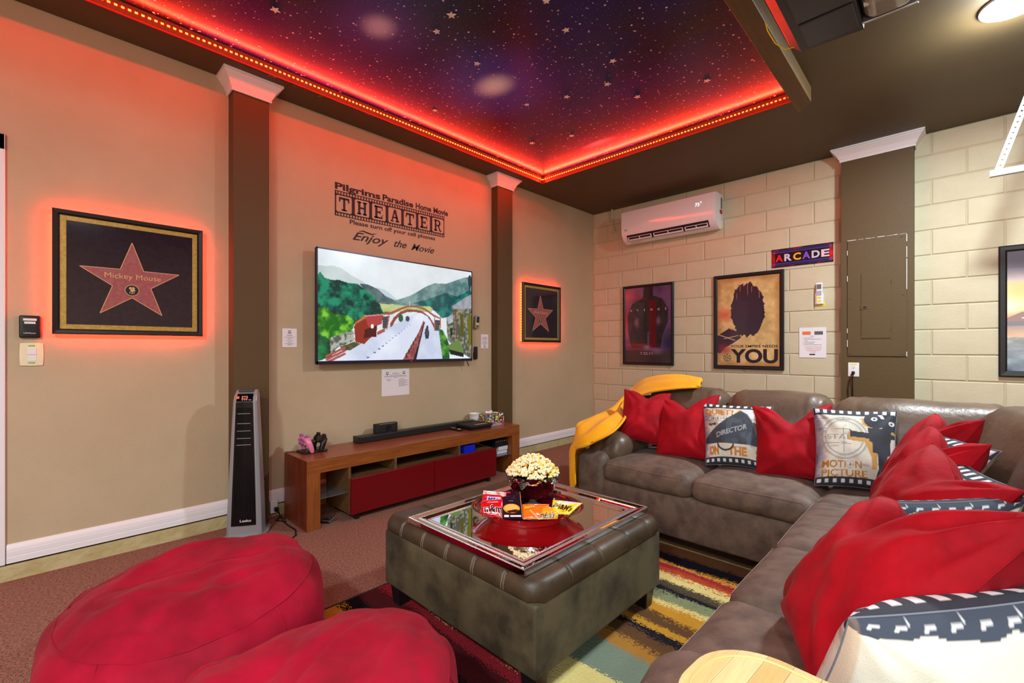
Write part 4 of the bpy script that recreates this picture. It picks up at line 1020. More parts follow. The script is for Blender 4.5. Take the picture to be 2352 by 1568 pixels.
b = MB(); b.obox(Ms, -.078, -.010, 2.580, 2.625, 0, .0009); obj('warning_label', b, mat('red_label', (176, 40, 44), .5), t)
b = MB(); [b.obox(Ms, -.045, -.018, 2.565 - i * .016, 2.568 - i * .016, 0, .0008) for i in range(4)]; obj('print', b, M_ink, t)
b = MB(); Ml = frameM((.585, -.2085, 2.555), (1, 0, 0), (0, 0, 1), (0, -1, 0)); [b.obox(Ml, .002 * i, .04 - .004 * i, .006 * i, .006 * i + .003, .0003, .0009) for i in range(3)]; obj('emblem', b, M_ink, t)
b = MB(); b.obox(Ma, -.44, -.30, -.056, -.050, .006, .008); b.obox(Ma, -.44, -.33, -.066, -.061, .006, .008); obj('print', b, mat('pale_print', (180, 170, 172), .6), t)
b = MB(); b.tube([(.30, -.022, H + .01), (.305, -.022, 2.80), (.312, -.022, 2.71), (.335, -.022, 2.655), (.345, -.022, 2.642)], .012, 10)
pp = thing('wall_pipe', 'thin curved pipe hanging from the ceiling beside the air conditioner', 'pipe', (.31, -.02, 2.64))
obj('pipe', b, M_block, pp, smooth=True); b = MB(); b.rbox((.322, -.014, 2.632), (.05, .022, .028), .008, (2, 2, 2)); obj('clip', b, M_block, pp, smooth=True)

def poster(label, x0, x1, z0, z1, fw, cv, backing=.008, name='movie_poster'):
    c = ((x0 + x1) / 2, 0, (z0 + z1) / 2)
    t, M0, b, s = framed(name, label, 'ac', c, x1 - x0, z1 - z0, fw, backing, .024, M_frame)
    obj('backing', b, M_blackm, t)
    w_, h_ = x1 - x0 - 2 * fw + .006, z1 - z0 - 2 * fw + .006
    obj('print', cv.mb(lambda u, v: M0 @ Vector((-w_ / 2 + u * w_, -h_ / 2 + v * h_, s + .001))), paint_mat('poster_print', .25, coat=.6), t)
    return t, M0, s
# dark poster: plain dark mass before a violet sky, spaced letters
cv = Canvas(1, 1.5, 110, 165, (96, 62, 104)); n1 = fbm(cv.X, cv.Y, 4, 11); n2 = fbm(cv.X, cv.Y, 14, 13)
cv.c = cv.c * (0.55 + .9 * n1)[..., None]
cv.glow(.0, 1.35, .3, .22, (214, 90, 104), .8); cv.glow(.0, .85, .09, .3, (206, 24, 50), .9); cv.glow(.05, .62, .16, .14, (196, 70, 90), .7); cv.glow(.95, .35, .2, .25, (30, 26, 66), .8); cv.glow(.9, 1.2, .3, .4, (84, 58, 100), .5)
mass = [(.14, .30), (.07, .62), (.06, .95), (.16, 1.18), (.40, 1.28), (.42, 1.5), (.62, 1.5), (.62, 1.32), (.82, 1.24), (.93, 1.05), (.93, .80), (.82, .55), (.78, .30)]
m_ = cv.inpoly(mass); col = np.array((38, 26, 32)) + (n2[..., None] - .5) * 44; cv.c = np.where(m_[..., None], col, cv.c)
cv.glow(.26, .80, .06, .10, (150, 104, 120), .8); cv.glow(.73, .82, .05, .09, (140, 100, 130), .8)
cv.rect(.54, .68, .30, 1.22, (92, 6, 22)); cv.rect(.50, .535, .26, .62, (96, 90, 150), .6); cv.glow(.48, .30, .08, .05, (170, 140, 170), .8)
cv.rect(0, 1, 0, .24, (58, 40, 42)); cv.glow(.7, .22, .15, .06, (150, 116, 140), .6); cv.glow(.3, .28, .25, .02, (140, 14, 20), .8)
t, Mq, s_ = poster('dark violet film poster with widely spaced letters, nearest the corner', .457, 1.106, .969, 1.926, .030, cv)
b = MB()
for i, chx in enumerate('AVENGE'): put_text(b, Mq, chx, -.215 + i * .089, .165, .026, align='c', bold=.02, off=s_ + .002)
put_text(b, Mq, '7.22.11', -.015, -.355, .030, w=.15, align='c', off=s_ + .002); obj('lettering', b, mat('pale_pink_ink', (206, 170, 180), .5), t)
# parchment poster
cv = Canvas(1, 1.46, 110, 160, (206, 172, 112)); n1 = fbm(cv.X, cv.Y, 5, 21); n2 = fbm(cv.X, cv.Y, 20, 23)
cv.c += ((n1 - .5) * 60)[..., None] + ((n2 - .5) * 26)[..., None]
ed = np.minimum(np.minimum(cv.X, 1 - cv.X), np.minimum(cv.Y, 1.46 - cv.Y)); cv.fill(np.clip(1 - ed / .10, 0, 1), (150, 84, 36), .55)
cv.glow(.12, .85, .16, .10, (206, 84, 60), .8)
m_ = ((cv.X - .50) / .27) ** 2 + ((cv.Y - .92) / .44) ** 2 + (n2 - .5) * .5 < 1; cv.fill(m_, (44, 28, 46))
for k in range(7): 
    x = .32 + k * .06; cv.line(x, 1.40, x + .01, 1.1 + .1 * (k % 3), .007, (214, 188, 150), .5)
cv.poly([(0, .50), (.2, .62), (.36, .56), (.40, .46), (.28, .38), (.14, .30), (.05, .20), (0, .22)], (52, 34, 50)); cv.line(.02, .52, .30, .42, .012, (206, 172, 120)); cv.glow(.12, .26, .10, .08, (150, 40, 50), .7); cv.line(.12, .45, .36, .50, .010, (206, 172, 120))
cv.ell(.17, .135, .062, .062, (46, 26, 40)); cv.ell(.17, .135, .050, .050, (206, 172, 112)); cv.ell(.17, .135, .040, .040, (46, 26, 40)); cv.ell(.17, .135, .022, .022, (206, 172, 112)); cv.ell(.17, .135, .013, .013, (46, 26, 40))
for k in range(6):
    a = k * PI / 3; cv.line(.17 + .02 * math.cos(a), .135 + .02 * math.sin(a), .17 + .055 * math.cos(a), .135 + .055 * math.sin(a), .012, (206, 172, 112))
t, Mq, s_ = poster('parchment coloured film poster with large YOU lettering under the arcade sign', 1.551, 2.215, .951, 1.934, .038, cv)
b = MB(); put_text(b, Mq, 'YOUR EMPIRE NEEDS', -.160, -.267, .026, w=.438, bold=.012, off=s_ + .002); put_text(b, Mq, 'YOU', -.160, -.418, .136, w=.440, bold=.035, off=s_ + .002); obj('lettering', b, mat('brown_black_ink', (40, 22, 34), .5), t)
# seascape poster at the right edge
cv = Canvas(.62, .90, 95, 130, (120, 110, 130)); n1 = fbm(cv.X, cv.Y, 6, 31); n2 = fbm(cv.X, cv.Y * 3, 9, 33); V = cv.Y / .90
def band(v0, v1, ca, cb_):
    m_ = (V >= v0) & (V <= v1); t_ = np.clip((V - v0) / (v1 - v0), 0, 1)[..., None]; cv.c = np.where(m_[..., None], np.array(ca) * (1 - t_) + np.array(cb_) * t_, cv.c)
band(.86, 1, (112, 96, 124), (72, 60, 78)); band(.74, .86, (196, 176, 160), (120, 110, 130)); band(.54, .74, (255, 226, 150), (230, 180, 120)); band(.40, .54, (150, 84, 70), (250, 190, 100)); band(.28, .40, (214, 150, 90), (110, 78, 72)); band(0, .28, (30, 56, 82), (120, 120, 110))
cv.c += ((n1 - .5) * 50)[..., None]; cv.c = np.where((V < .29)[..., None], cv.c + ((n2 - .5) * 190)[..., None], cv.c)
cv.glow(.0, .49, .09, .05, (255, 244, 200), .95)
cv.poly([(.0, .40), (.12, .46), (.22, .56), (.30, .70), (.40, .76), (.62, .70), (.62, .36), (.0, .36)], (118, 52, 34)); cv.poly([(.12, .40), (.24, .52), (.32, .64), (.44, .70), (.62, .62), (.62, .36), (.1, .36)], (66, 40, 44)); cv.rect(0, .62, .34, .375, (62, 50, 60))
cv.rect(.125, .165, .345, .46, (150, 164, 186)); cv.rect(.105, .185, .455, .468, (220, 228, 236)); cv.rect(.105, .185, .338, .350, (220, 228, 236)); cv.rect(.134, .14, .35, .455, (232, 236, 244)); cv.rect(.08, .20, .395, .402, (210, 220, 230))
poster('seascape film poster with an orange sunset right of the brown pilaster', 3.638, 4.29, .952, 1.928, .045, cv)
# arcade sign
t = thing('arcade_sign', 'small ARCADE tin sign with blue neon tubes above the parchment poster', 'sign', (2.356, 0, 1.955)); Mq = PM('ac', (2.356, -.004, 2.046))
cv = Canvas(.504, .178, 150, 54, (18, 8, 16)); n1 = fbm(cv.X * 4, cv.Y * 4, 7, 41)
cv.fill(np.clip((n1 - .52) * 5, 0, 1), (170, 8, 26), .8)
cv.glow(.02, .08, .03, .06, (206, 20, 30), .9); cv.glow(.49, .08, .03, .05, (240, 20, 30), .95); cv.rect(.03, .475, .045, .135, (12, 6, 16), .9)
for y in (.026, .152):
    for dy in (-.009, .009): cv.line(.02, y + dy, .485, y + dy, .0055, (60, 66, 160))
    cv.line(.02, y, .485, y, .009, (26, 22, 74)); cv.ell(.020, y, .010, .012, (150, 70, 170), 1, .55); cv.ell(.486, y, .010, .012, (150, 70, 170), 1, .55)
obj('print', cv.mb(lambda u, v: Mq @ Vector((-.252 + u * .504, -.089 + v * .178, .0012))), paint_mat('sign_print', .3, coat=.4), t)
b = MB(); b.obox(Mq, -.252, .252, -.089, .089, -.003, .001); obj('plate', b, M_black, t, bevel=.0008)
for i, (chx, col) in enumerate(zip('ARCADE', ((220, 26, 36), (206, 196, 220), (240, 176, 24), (124, 76, 214), (206, 196, 220), (226, 190, 200)))):
    b = MB(); put_text(b, Mq, chx, -.186 + i * .0755, -.032, .066, w=.064, align='c', bold=.035, off=.002); obj('letter', b, mat('sign_letter_%d_%d_%d' % col, col, .4), t)
# remote, notice, breaker panel, outlet on the block wall and pilaster
wall_remote('wall_remote', 'white air conditioner remote in a white holder with a yellow tag', PM('ac', (2.503, 0, 1.672)), .052, .20, .024, M_whitep, None, M_whitep,
            [('display', -.34, .34, .2, .42, mat('grey_lcd', (110, 106, 112), .3)), ('button_grid', -.36, .36, -.10, .12, mat('grey_buttons', (170, 168, 176), .5)), ('label', -.3, .3, -.24, -.16, M_yellow), ('label', -.3, .3, -.38, -.31, M_yellow)])
b = MB(); b.box(2.48, 2.545, -.004, -.001, 1.553, 1.590); tag(obj('paper_tag', b, M_yellow), 'yellow tag stuck to the blocks under the white remote', 'tag')
c_ = 2.4465; M_orange = mat('orange_print', (226, 120, 66), .6); M_rink = mat('red_ink', (206, 110, 116), .7)
paper('wall_notice', 'white instruction sheet on the block wall beside the parchment poster', 'ac', 2.339, 2.554, 1.078, 1.361,
      [(M_orange, 'rect', 2.365, 2.432, 1.292, 1.324), (M_ink, 'rect', 2.462, 2.529, 1.292, 1.324), (M_ink, 'line', c_, 1.279, .03, .004)] + [(M_ink, 'rect', 2.368, 2.372, z - .0015, z + .0015) for z in (1.263, 1.250, 1.224, 1.211, 1.198)] +
      [(M_ink, 'line', 2.38 + w / 2, z, w, .0036) for z, w in ((1.263, .07), (1.250, .135), (1.237, .03), (1.224, .085), (1.211, .075), (1.198, .14))] + [(M_rink, 'line', c_ + .006, z, w, .0045) for z, w in ((1.177, .13), (1.161, .125), (1.145, .11), (1.130, .05))] +
      [(M_leaddark, 'rect', 2.422, 2.468, 1.102, 1.114)], off=.006)
t = thing('breaker_panel', 'brown painted electrical panel cover with an inset door on the pilaster', 'breaker panel', (2.925, -.105, 1.10)); Mq = PM('ac', (2.924, -.105, 1.598))
b = MB(); b.obox(Mq, -.197, .197, -.500, .505, -.002, .010); obj('cover', b, M_pil, t, bevel=.003)
b = MB(); b.obox(Mq, -.104, .104, -.354, .208, .0100, .0125); obj('door_surround', b, M_pil, t, bevel=.001)
b = MB(); b.obox(Mq, -.097, .097, -.347, .201, .0125, .0165); dd = obj('door', b, M_pil, t, bevel=.0015)
b = MB(); b.obox(Mq, -.104, -.046, -.100, -.065, .016, .0195); lt_ = obj('latch', b, M_pil, dd, bevel=.001); b = MB(); b.obox(Mq, -.086, -.064, -.092, -.074, .0195, .0200); obj('latch_hole', b, M_black, lt_)
for x, y in ((-.175, .478), (.168, .485), (-.178, .0), (.175, .01), (-.178, -.478), (.17, -.478)):
    b = MB(); b.lathe(Mq @ Matrix.Translation((x, y, .010)), [(.008, 0), (.007, .003), (.002, .004)], 10); obj('screw', b, M_pil, t, smooth=True)
for y in (.12, -.27):
    b = MB(); b.tube([Mq @ Vector((.0995, y - .012, .0165)), Mq @ Vector((.0995, y + .012, .0165))], .003, 6); obj('hinge', b, M_pil, t)
b = MB(); r_ = random.Random(2); x = -.197
while x < .19:
    l_ = r_.uniform(.01, .05); b.obox(Mq, x, min(x + l_, .197), .5045, .5045 + r_.uniform(.001, .004), .006, .0108); x += l_ + r_.uniform(0, .02)
for y0, y1, s_ in ((.31, .40, 1), (.05, .30, 1), (.15, .20, -1), (.38, .42, -1), (-.42, -.36, -1), (-.30, -.26, -1), (-.5, -.46, 1), (.44, .5, 1)):
    b.obox(Mq, s_ * .197 - .002, s_ * .197 + .002, y0, y1, .006, .0105)
ch_ = obj('chipped_paint', b, M_white, t); ch_['kind'] = 'stuff'
t = thing('wall_outlet', 'white outlet plate with a yellow label on the brown pilaster', 'outlet', (2.77, -.105, .92)); Mq = PM('ac', (2.770, -.105, .980))
b = MB(); b.rbox((0, 0, 0), (.078, .122, .007), .003, (2, 2, 1), M=Mq @ Matrix.Translation((0, 0, .0035))); obj('plate', b, M_whitep, t, smooth=True)
for y in (.022, -.026):
    b = MB(); b.lathe(Mq @ Matrix.Translation((0, y, .006)), [(.017, 0), (.017, .002), (.001, .002)], 20, sy=.85); rc_ = obj('socket', b, M_whitep, t)
    b = MB(); b.obox(Mq, -.008, -.006, y, y + .008, .008, .0086); b.obox(Mq, .006, .008, y, y + .007, .008, .0086); b.obox(Mq, -.0025, .0025, y - .011, y - .006, .008, .0086); obj('slot', b, M_black, rc_)
b = MB(); b.obox(Mq, -.026, .026, .043, .051, .007, .0078); obj('label', b, M_yellow, t)
t = thing('plug_cord', 'black plug with two cords hanging from the outlet behind the sofa', 'cord', (2.77, -.12, .95))
b = MB(); b.rbox(Mq @ Vector((0, -.026, .020)), (.022, .024, .026), .006, (2, 2, 2)); obj('plug', b, M_black, t, smooth=True)
for q, mt in ((.0, M_black), (-.03, mat('brown_cord', (70, 44, 34), .5))):
    b = MB(); b.tube([(2.768 + q * .3, -.128, .945), (2.766 + q * .6, -.135, .90), (2.765 + q, -.125, .82), (2.767 + q, -.115, .65), (2.77 + q, -.112, .3), (2.77 + q, -.112, .02)], .0045, 6); obj('cord', b, mt, t, smooth=True)

# ================================================================== CEILING LAMP, OPENER, TRACK HANGER
t = thing('ceiling_lamp', 'bright white round lamp on the brown ceiling', 'ceiling lamp', (3.62, -1.60, 2.88))
b = MB(); b.lathe(Matrix.Translation((3.62, -1.60, 0)), [(.13, H), (.13, H - .012), (.12, H - .016)], 36); obj('base', b, M_whitep, t, smooth=True)
b = MB(); b.lathe(Matrix.Translation((3.62, -1.60, 0)), [(.118, H - .012), (.112, H - .022), (.07, H - .030), (.004, H - .032)], 36); obj('diffuser', b, mat('lamp_diffuser', (255, 255, 255), .3, emit=(.93, .97, 1, 1), estr=30), t, smooth=True)
t = thing('garage_opener', 'dark grey garage door opener hanging from the ceiling beside the beam', 'garage door opener', (3.06, -2.95, 2.50))
zb = 2.50; P_ = lambda x, y, z: Vector((x, y, z))
b = MB()
A = [P_(2.905, -2.64, zb), P_(3.128, -2.628, zb), P_(3.128, -3.30, zb), P_(2.905, -3.31, zb)]
B_ = [P_(2.862, -2.66, zb + .035), P_(3.128, -2.60, zb + .05), P_(3.128, -3.33, zb + .05), P_(2.862, -3.33, zb + .035)]
T_ = [P_(2.862, -2.66, zb + .20), P_(3.128, -2.60, zb + .20), P_(3.128, -3.33, zb + .20), P_(2.862, -3.33, zb + .20)]
b.grid([A + [A[0]], B_ + [B_[0]], T_ + [T_[0]]]); b.add(A, [(0, 1, 2, 3)]); b.add(T_, [(3, 2, 1, 0)])
op = obj('housing', b, mat('charcoal_plastic', (48, 48, 56), .35), t, bevel=.004)
b = MB(); b.box(2.935, 3.118, -2.845, -2.665, zb - .006, zb + .001); obj('bottom_panel', b, mat('slate_plastic', (58, 58, 66), .3), t, bevel=.004)
b = MB(); b.box(2.935, 3.118, -3.25, -2.865, zb - .008, zb + .001); obj('bottom_panel', b, mat('slate_plastic', (58, 58, 66), .3), t, bevel=.004)
b = MB(); b.rbox((3.215, -2.96, zb + .075), (.17, .62, .15), .05, (3, 5, 3)); obj('lamp_lens', b, mat('clear_lens', (206, 206, 200), .12, trans=.55, coat=.5), t, smooth=True)
b = MB(); b.rbox((3.20, -2.96, zb + .075), (.15, .58, .11), .03, (2, 2, 2)); obj('lamp_reflector', b, mat('grey_reflector', (84, 82, 78), .25, metal=.6), t, smooth=True)
for k in range(4):
    b = MB(); b.box(3.145, 3.285, -3.18 + k * .13, -3.165 + k * .13, zb + .004, zb + .02); obj('lens_reflection', b, mat('white_reflection', (225, 228, 225), .4), t)  # white bars stand in for the lamp's reflection in the lens
b = MB(); b.box(3.125, 3.300, -2.655, -2.645, zb + .01, zb + .14); b.box(3.293, 3.301, -3.27, -2.65, zb + .02, zb + .14); obj('silver_trim', b, M_alu, t, bevel=.003)
b = MB()
for x in (2.90, 3.09): b.box(x, x + .03, -3.0, -2.996, zb + .2, H); b.box(x, x + .004, -3.0, -2.97, zb + .2, H)
obj('hanging_strap', b, M_alu, t)
b = MB(); b.tube([(2.885, -2.68, zb + .012), (2.858, -2.735, zb - .012), (2.838, -2.80, zb - .006), (2.822, -2.85, zb + .03), (2.818, -2.87, zb + .06)], .0028, 6); obj('antenna_wire', b, M_yellow, t, smooth=True)
t = thing('track_hanger', 'perforated galvanised angle iron hanger at the right edge below the ceiling', 'bracket', (3.6, -.75, 2.29)); yb = -.75
M_galv = mat('galvanised_steel', (176, 186, 188), .4, metal=.3)
def angle_iron(nm, p0, p1, w_):
    a, e = Vector(p0), Vector(p1); d = (e - a).normalized(); n_ = Vector((0, -1, 0)); u = n_.cross(d).normalized(); Mx = frameM(a, d, u, n_); L_ = (e - a).length
    b = MB(); holes = int(L_ / .032)
    for i in range(holes):
        x0 = i * L_ / holes; x1 = (i + 1) * L_ / holes; xm = (x0 + x1) / 2; r_ = .0055
        b.obox(Mx, x0, x1, 0, w_ / 2 - r_, 0, .0025); b.obox(Mx, x0, x1, w_ / 2 + r_, w_, 0, .0025); b.obox(Mx, x0, xm - r_, w_ / 2 - r_, w_ / 2 + r_, 0, .0025); b.obox(Mx, xm + r_, x1, w_ / 2 - r_, w_ / 2 + r_, 0, .0025)
    b.obox(Mx, 0, L_, w_ - .002, w_, -w_, 0)
    return obj(nm, b, M_galv, t)
angle_iron('angle_iron', (3.615, yb, 2.285), (3.80, yb, H - .002), .036)
b = MB(); b.box(3.566, 4.30, yb - .004, yb + .035, 2.275, 2.281); b.box(3.566, 4.30, yb - .004, yb, 2.281, 2.312); b.box(3.566, 4.30, yb + .031, yb + .035, 2.281, 2.30); obj('track_rail', b, M_galv, t)

# ================================================================== RUG
m = bpy.data.materials.new('striped_rug'); m.use_nodes = True
N = m.node_tree.nodes; L = m.node_tree.links; p = N['Principled BSDF']; p.inputs['Roughness'].default_value = .95; p.inputs['Specular IOR Level'].default_value = .1
geo = N.new('ShaderNodeNewGeometry'); sx = N.new('ShaderNodeSeparateXYZ'); L.new(geo.outputs['Position'], sx.inputs[0])
mp = N.new('ShaderNodeMapping'); mp.inputs['Scale'].default_value = (.9, 5, 1); L.new(geo.outputs['Position'], mp.inputs['Vector'])
nA = N.new('ShaderNodeTexNoise'); nA.inputs['Scale'].default_value = 2.2; nA.inputs['Detail'].default_value = 5; L.new(mp.outputs[0], nA.inputs['Vector'])
mp2 = N.new('ShaderNodeMapping'); mp2.inputs['Scale'].default_value = (.5, 1, 1); L.new(geo.outputs['Position'], mp2.inputs['Vector'])
nB = N.new('ShaderNodeTexNoise'); nB.inputs['Scale'].default_value = 210; nB.inputs['Detail'].default_value = 2; L.new(mp2.outputs[0], nB.inputs['Vector'])
def madd(a, k, off):
    x = N.new('ShaderNodeMath'); x.operation = 'MULTIPLY_ADD'; L.new(a, x.inputs[0]); x.inputs[1].default_value = k; x.inputs[2].default_value = off; return x.outputs[0]
def add(a, b_):
    x = N.new('ShaderNodeMath'); x.operation = 'ADD'; L.new(a, x.inputs[0]); L.new(b_, x.inputs[1]); return x.outputs[0]
RY0, RY1 = -4.98, -2.405
yy = add(add(sx.outputs[1], madd(nA.outputs['Fac'], .15, -.075)), madd(nB.outputs['Fac'], .12, -.06))
fac = madd(yy, 1 / (RY1 - RY0), -RY0 / (RY1 - RY0))
cr = N.new('ShaderNodeValToRGB'); el = cr.color_ramp.elements; cr.color_ramp.interpolation = 'CONSTANT'
NAVY, BRN, GOLD, CRIM, RUST, CRM, OLV, SAGE, MAR, BLK = (26, 26, 36), (96, 66, 40), (190, 136, 44), (140, 34, 44), (164, 66, 36), (216, 198, 126), (78, 70, 52), (126, 134, 96), (72, 22, 26), (18, 16, 20)
stops = [(-4.97, GOLD), (-4.82, NAVY), (-4.68, RUST), (-4.5, CRIM), (-4.36, BRN), (-4.20, GOLD), (-4.10, BLK), (-4.02, MAR), (-3.90, CRIM), (-3.83, CRM), (-3.66, (118, 130, 112)), (-3.50, (168, 116, 50)), (-3.42, BRN), (-3.345, NAVY), (-3.30, GOLD), (-3.24, BRN), (-3.17, GOLD), (-3.08, CRM), (-3.055, SAGE), (-2.985, NAVY), (-2.935, OLV), (-2.88, CRM), (-2.815, RUST), (-2.755, CRIM), (-2.705, GOLD), (-2.67, NAVY), (-2.575, BRN)]
pos = lambda y: (y - RY0) / (RY1 - RY0)
el[0].position = pos(stops[0][0]); el[0].color = S(*stops[0][1]); el[1].position = pos(stops[-1][0]); el[1].color = S(*stops[-1][1])
for y, c in stops[1:-1]:
    e = el.new(pos(y)); e.color = S(*c)
L.new(fac, cr.inputs['Fac']); L.new(cr.outputs['Color'], p.inputs['Base Color'])
bp = N.new('ShaderNodeBump'); bp.inputs['Strength'].default_value = .8; bp.inputs['Distance'].default_value = .006; L.new(nB.outputs['Fac'], bp.inputs['Height']); L.new(bp.outputs['Normal'], p.inputs['Normal'])
RX0, RX1 = 1.402, 3.35
rug = thing('area_rug', 'striped multicoloured area rug lying under the ottoman', 'rug', ((RX0 + RX1) / 2, -3.6, 0))
b = MB(); b.rbox(((RX0 + RX1) / 2, (RY0 + RY1) / 2, .006), (RX1 - RX0, RY1 - RY0, .011), .004, (2, 2, 1)); obj('pile', b, m, rug)
b = MB(); b.box(RX0 - .003, RX1, RY1 - .012, RY1 + .003, .001, .0118); b.box(RX0 - .003, RX0 + .008, RY0, RY1, .001, .0118); obj('binding', b, mat('dark_rug_binding', (36, 28, 26), .9), rug)
b = MB(); b.box(RX0 + .02, RX1, RY1 - .062, RY1 - .048, .0115, .0125); obj('border_stripe', b, mat('tan_rug_stripe', (168, 148, 96), .95, rgb2=(120, 100, 60), scale=120), rug)
RT = .0125

# ================================================================== OTTOMAN
OXA, OXB, OYA, OYB = 1.535, 2.458, -3.950, -3.088
ocx, ocy, osx, osy = (OXA + OXB) / 2, (OYA + OYB) / 2, OXB - OXA, OYB - OYA
t = thing('storage_ottoman', 'large square brown suede storage ottoman on the striped rug', 'ottoman', (ocx, ocy, RT))
b = MB(); b.rbox((ocx, ocy, .2235), (osx - .012, osy - .012, .243), .014, (6, 6, 3)); obj('body', b, M_otto, t, smooth=True)
gx = [-.31, -.155, 0.0, .155, .31]; gy = [-.24, -.05, .14, .31]
def lidform(p_, h_):
    q = p_.copy(); d = 0
    for g in gx: d = max(d, math.exp(-((p_.x - g) / .0045) ** 2) * (1 if abs(p_.y) > h_[1] - .12 else .3))
    for g in gy: d = max(d, math.exp(-((p_.y - g) / .0045) ** 2) * (1 if abs(p_.x) > h_[0] - .12 else .3))
    puff = .006 * (abs(math.sin((p_.x + .31) / .155 * PI)) if abs(p_.y) > h_[1] - .1 and abs(p_.x) < .31 else .4)
    if p_.z > -h_[2] * .6:
        q.z += puff * max(0, p_.z / h_[2]) - .007 * d
        if abs(p_.x) > h_[0] - .03: q.x -= math.copysign(.006 * d, p_.x)
        if abs(p_.y) > h_[1] - .03: q.y -= math.copysign(.006 * d, p_.y)
        q.z += .003 * noise.noise(Vector((p_.x * 5, p_.y * 5, 3)))
    return q
class _g: pass
b = MB()
_old = MB.rbox
def dense_rbox(b, c, size, r, gxs, gys, deform):
    """rounded slab sampled finely around the tuft grooves"""
    h = [d / 2 for d in size]
    def samp(hh, gs, k):
        s_ = set(round(-hh + r + 2 * (hh - r) * i / k, 5) for i in range(k + 1))
        for g in gs:
            for e in (-.010, -.005, -.0025, 0, .0025, .005, .010): s_.add(round(g + e, 5))
        return sorted(s_)
    xs, ys = samp(h[0], gxs, 18), samp(h[1], gys, 18)
    prof = [(0.0, -h[2])] + [(r * (1 - math.cos(a)) * 1.0, 0) for a in ()]
    ring = lambda inset, z: [Vector((x, -h[1] + inset, z)) for x in xs] + [Vector((h[0] - inset, y, z)) for y in ys] + [Vector((x, h[1] - inset, z)) for x in xs[::-1]] + [Vector((-h[0] + inset, y, z)) for y in ys[::-1]]
    rings = [ring(.004, -h[2])]; rings.append(ring(0, -h[2] + .006)); rings.append(ring(0, h[2] - r))
    for a in (20, 40, 58, 75, 90): rings.append(ring(r * (1 - math.cos(math.radians(a))), h[2] - r + r * math.sin(math.radians(a))))
    c = Vector(c)
    b.grid([[c + deform(q, h) for q in R] for R in rings], wrap=True)
    b.grid([[c + deform(Vector((x, y, h[2])), h) for x in xs] for y in ys])
dense_rbox(b, (ocx, ocy, .3795), (osx, osy, .066), .042, gx, gy, lidform)
obj('lid', b, M_otto_top, t, smooth=True, angle=180)
b = MB()
for g in gx:
    for s_ in (-1, 1):
        for e in (-.006, .006): b.tube([Vector((ocx + g + e, ocy + s_ * (osy / 2 + .001), .352)), Vector((ocx + g + e, ocy + s_ * (osy / 2 + .001), .370)), Vector((ocx + g + e, ocy + s_ * (osy / 2 - .010), .399)), Vector((ocx + g + e, ocy + s_ * (osy / 2 - .04), .412))], .0009, 5)
st = obj('stitching', b, M_stitch, t); st['kind'] = 'stuff'
for x in (OXA + .06, OXB - .06):
    for y in (OYA + .06, OYB - .06):
        b = MB(); b.add([(x + i * w_, y + j * w_, z) for z, w_ in ((RT, .026), (.105, .036)) for j in (-1, 1) for i in (-1, 1)], [(0, 1, 3, 2), (4, 6, 7, 5), (0, 4, 5, 1), (1, 5, 7, 3), (3, 7, 6, 2), (2, 6, 4, 0)]); obj('leg', b, M_black, t, bevel=.003)

# ================================================================== MIRROR TRAY, PLATE, BOWL, SWEETS
TX0, TX1, TY0, TY1, TZ = 1.715, 2.395, -3.935, -3.100, .4175
t = thing('mirror_tray', 'silver framed mirror tray with rhinestone edging lying on the ottoman', 'tray', ((TX0 + TX1) / 2, (TY0 + TY1) / 2, TZ))
b = MB(); b.box(TX0 + .055, TX1 - .055, TY0 + .055, TY1 - .055, TZ, TZ + .010); obj('mirror_panel', b, M_mirror, t)
lv = [(0, 0), (0, .020), (.006, .021), (.030, .017), (.034, .017), (.040, .018), (.060, .012), (.066, .0105)]
C4 = [(TX0, TY0), (TX1, TY0), (TX1, TY1), (TX0, TY1)]; I4 = [(1, 1), (-1, 1), (-1, -1), (1, -1)]
for i in range(4):
    j = (i + 1) % 4; b = MB(); rows = []
    for e, z in lv: rows.append([Vector((C4[i][0] + I4[i][0] * e, C4[i][1] + I4[i][1] * e, TZ + z)), Vector((C4[j][0] + I4[j][0] * e, C4[j][1] + I4[j][1] * e, TZ + z))])
    b.grid(rows); obj('frame_side', b, M_mirror, t)
for e, z in ((.005, .0215), (.037, .0185), (.064, .0120)):
    b = MB()
    for i in range(4):
        j = (i + 1) % 4; a = Vector((C4[i][0] + I4[i][0] * e, C4[i][1] + I4[i][1] * e, TZ + z)); c_ = Vector((C4[j][0] + I4[j][0] * e, C4[j][1] + I4[j][1] * e, TZ + z)); n = int((c_ - a).length / .0062)
        for k in range(n): b.ball(a + (c_ - a) * (k / n), .0029, 5, 3)
    o = obj('rhinestone_row', b, M_bead, t); o['kind'] = 'stuff'
MZT = TZ + .0105
A44 = math.radians(44.1)
pc = (2.058, -3.548)
Mo = Matrix.Translation((pc[0], pc[1], MZT)) @ Matrix.Rotation(A44, 4, 'Z')
t = thing('oval_platter', 'oval red platter with a dark inside standing on the mirror tray', 'platter', (pc[0], pc[1], MZT))
M_redlac = mat('red_lacquer', (176, 12, 18), .12, coat=.6); M_dredlac = mat('dark_red_lacquer', (74, 4, 12), .05, coat=1.0)
b = MB(); b.lathe(Mo, [(.168, 0), (.172, .004), (.196, .020), (.225, .042), (.243, .050), (.246, .0505)], 72, sy=.79, caps=False); b.lathe(Mo, [(.002, .0005), (.168, 0)], 72, sy=.79, caps=False); obj('outside', b, M_redlac, t, smooth=True)
b = MB(); b.lathe(Mo, [(.246, .0505), (.242, .0515), (.222, .044), (.195, .024), (.170, .0085), (.155, .0065), (.002, .006)], 72, sy=.79, caps=False); obj('inside', b, M_dredlac, t, smooth=True)
PZ = MZT + .0068
bc = (1.990, -3.436)
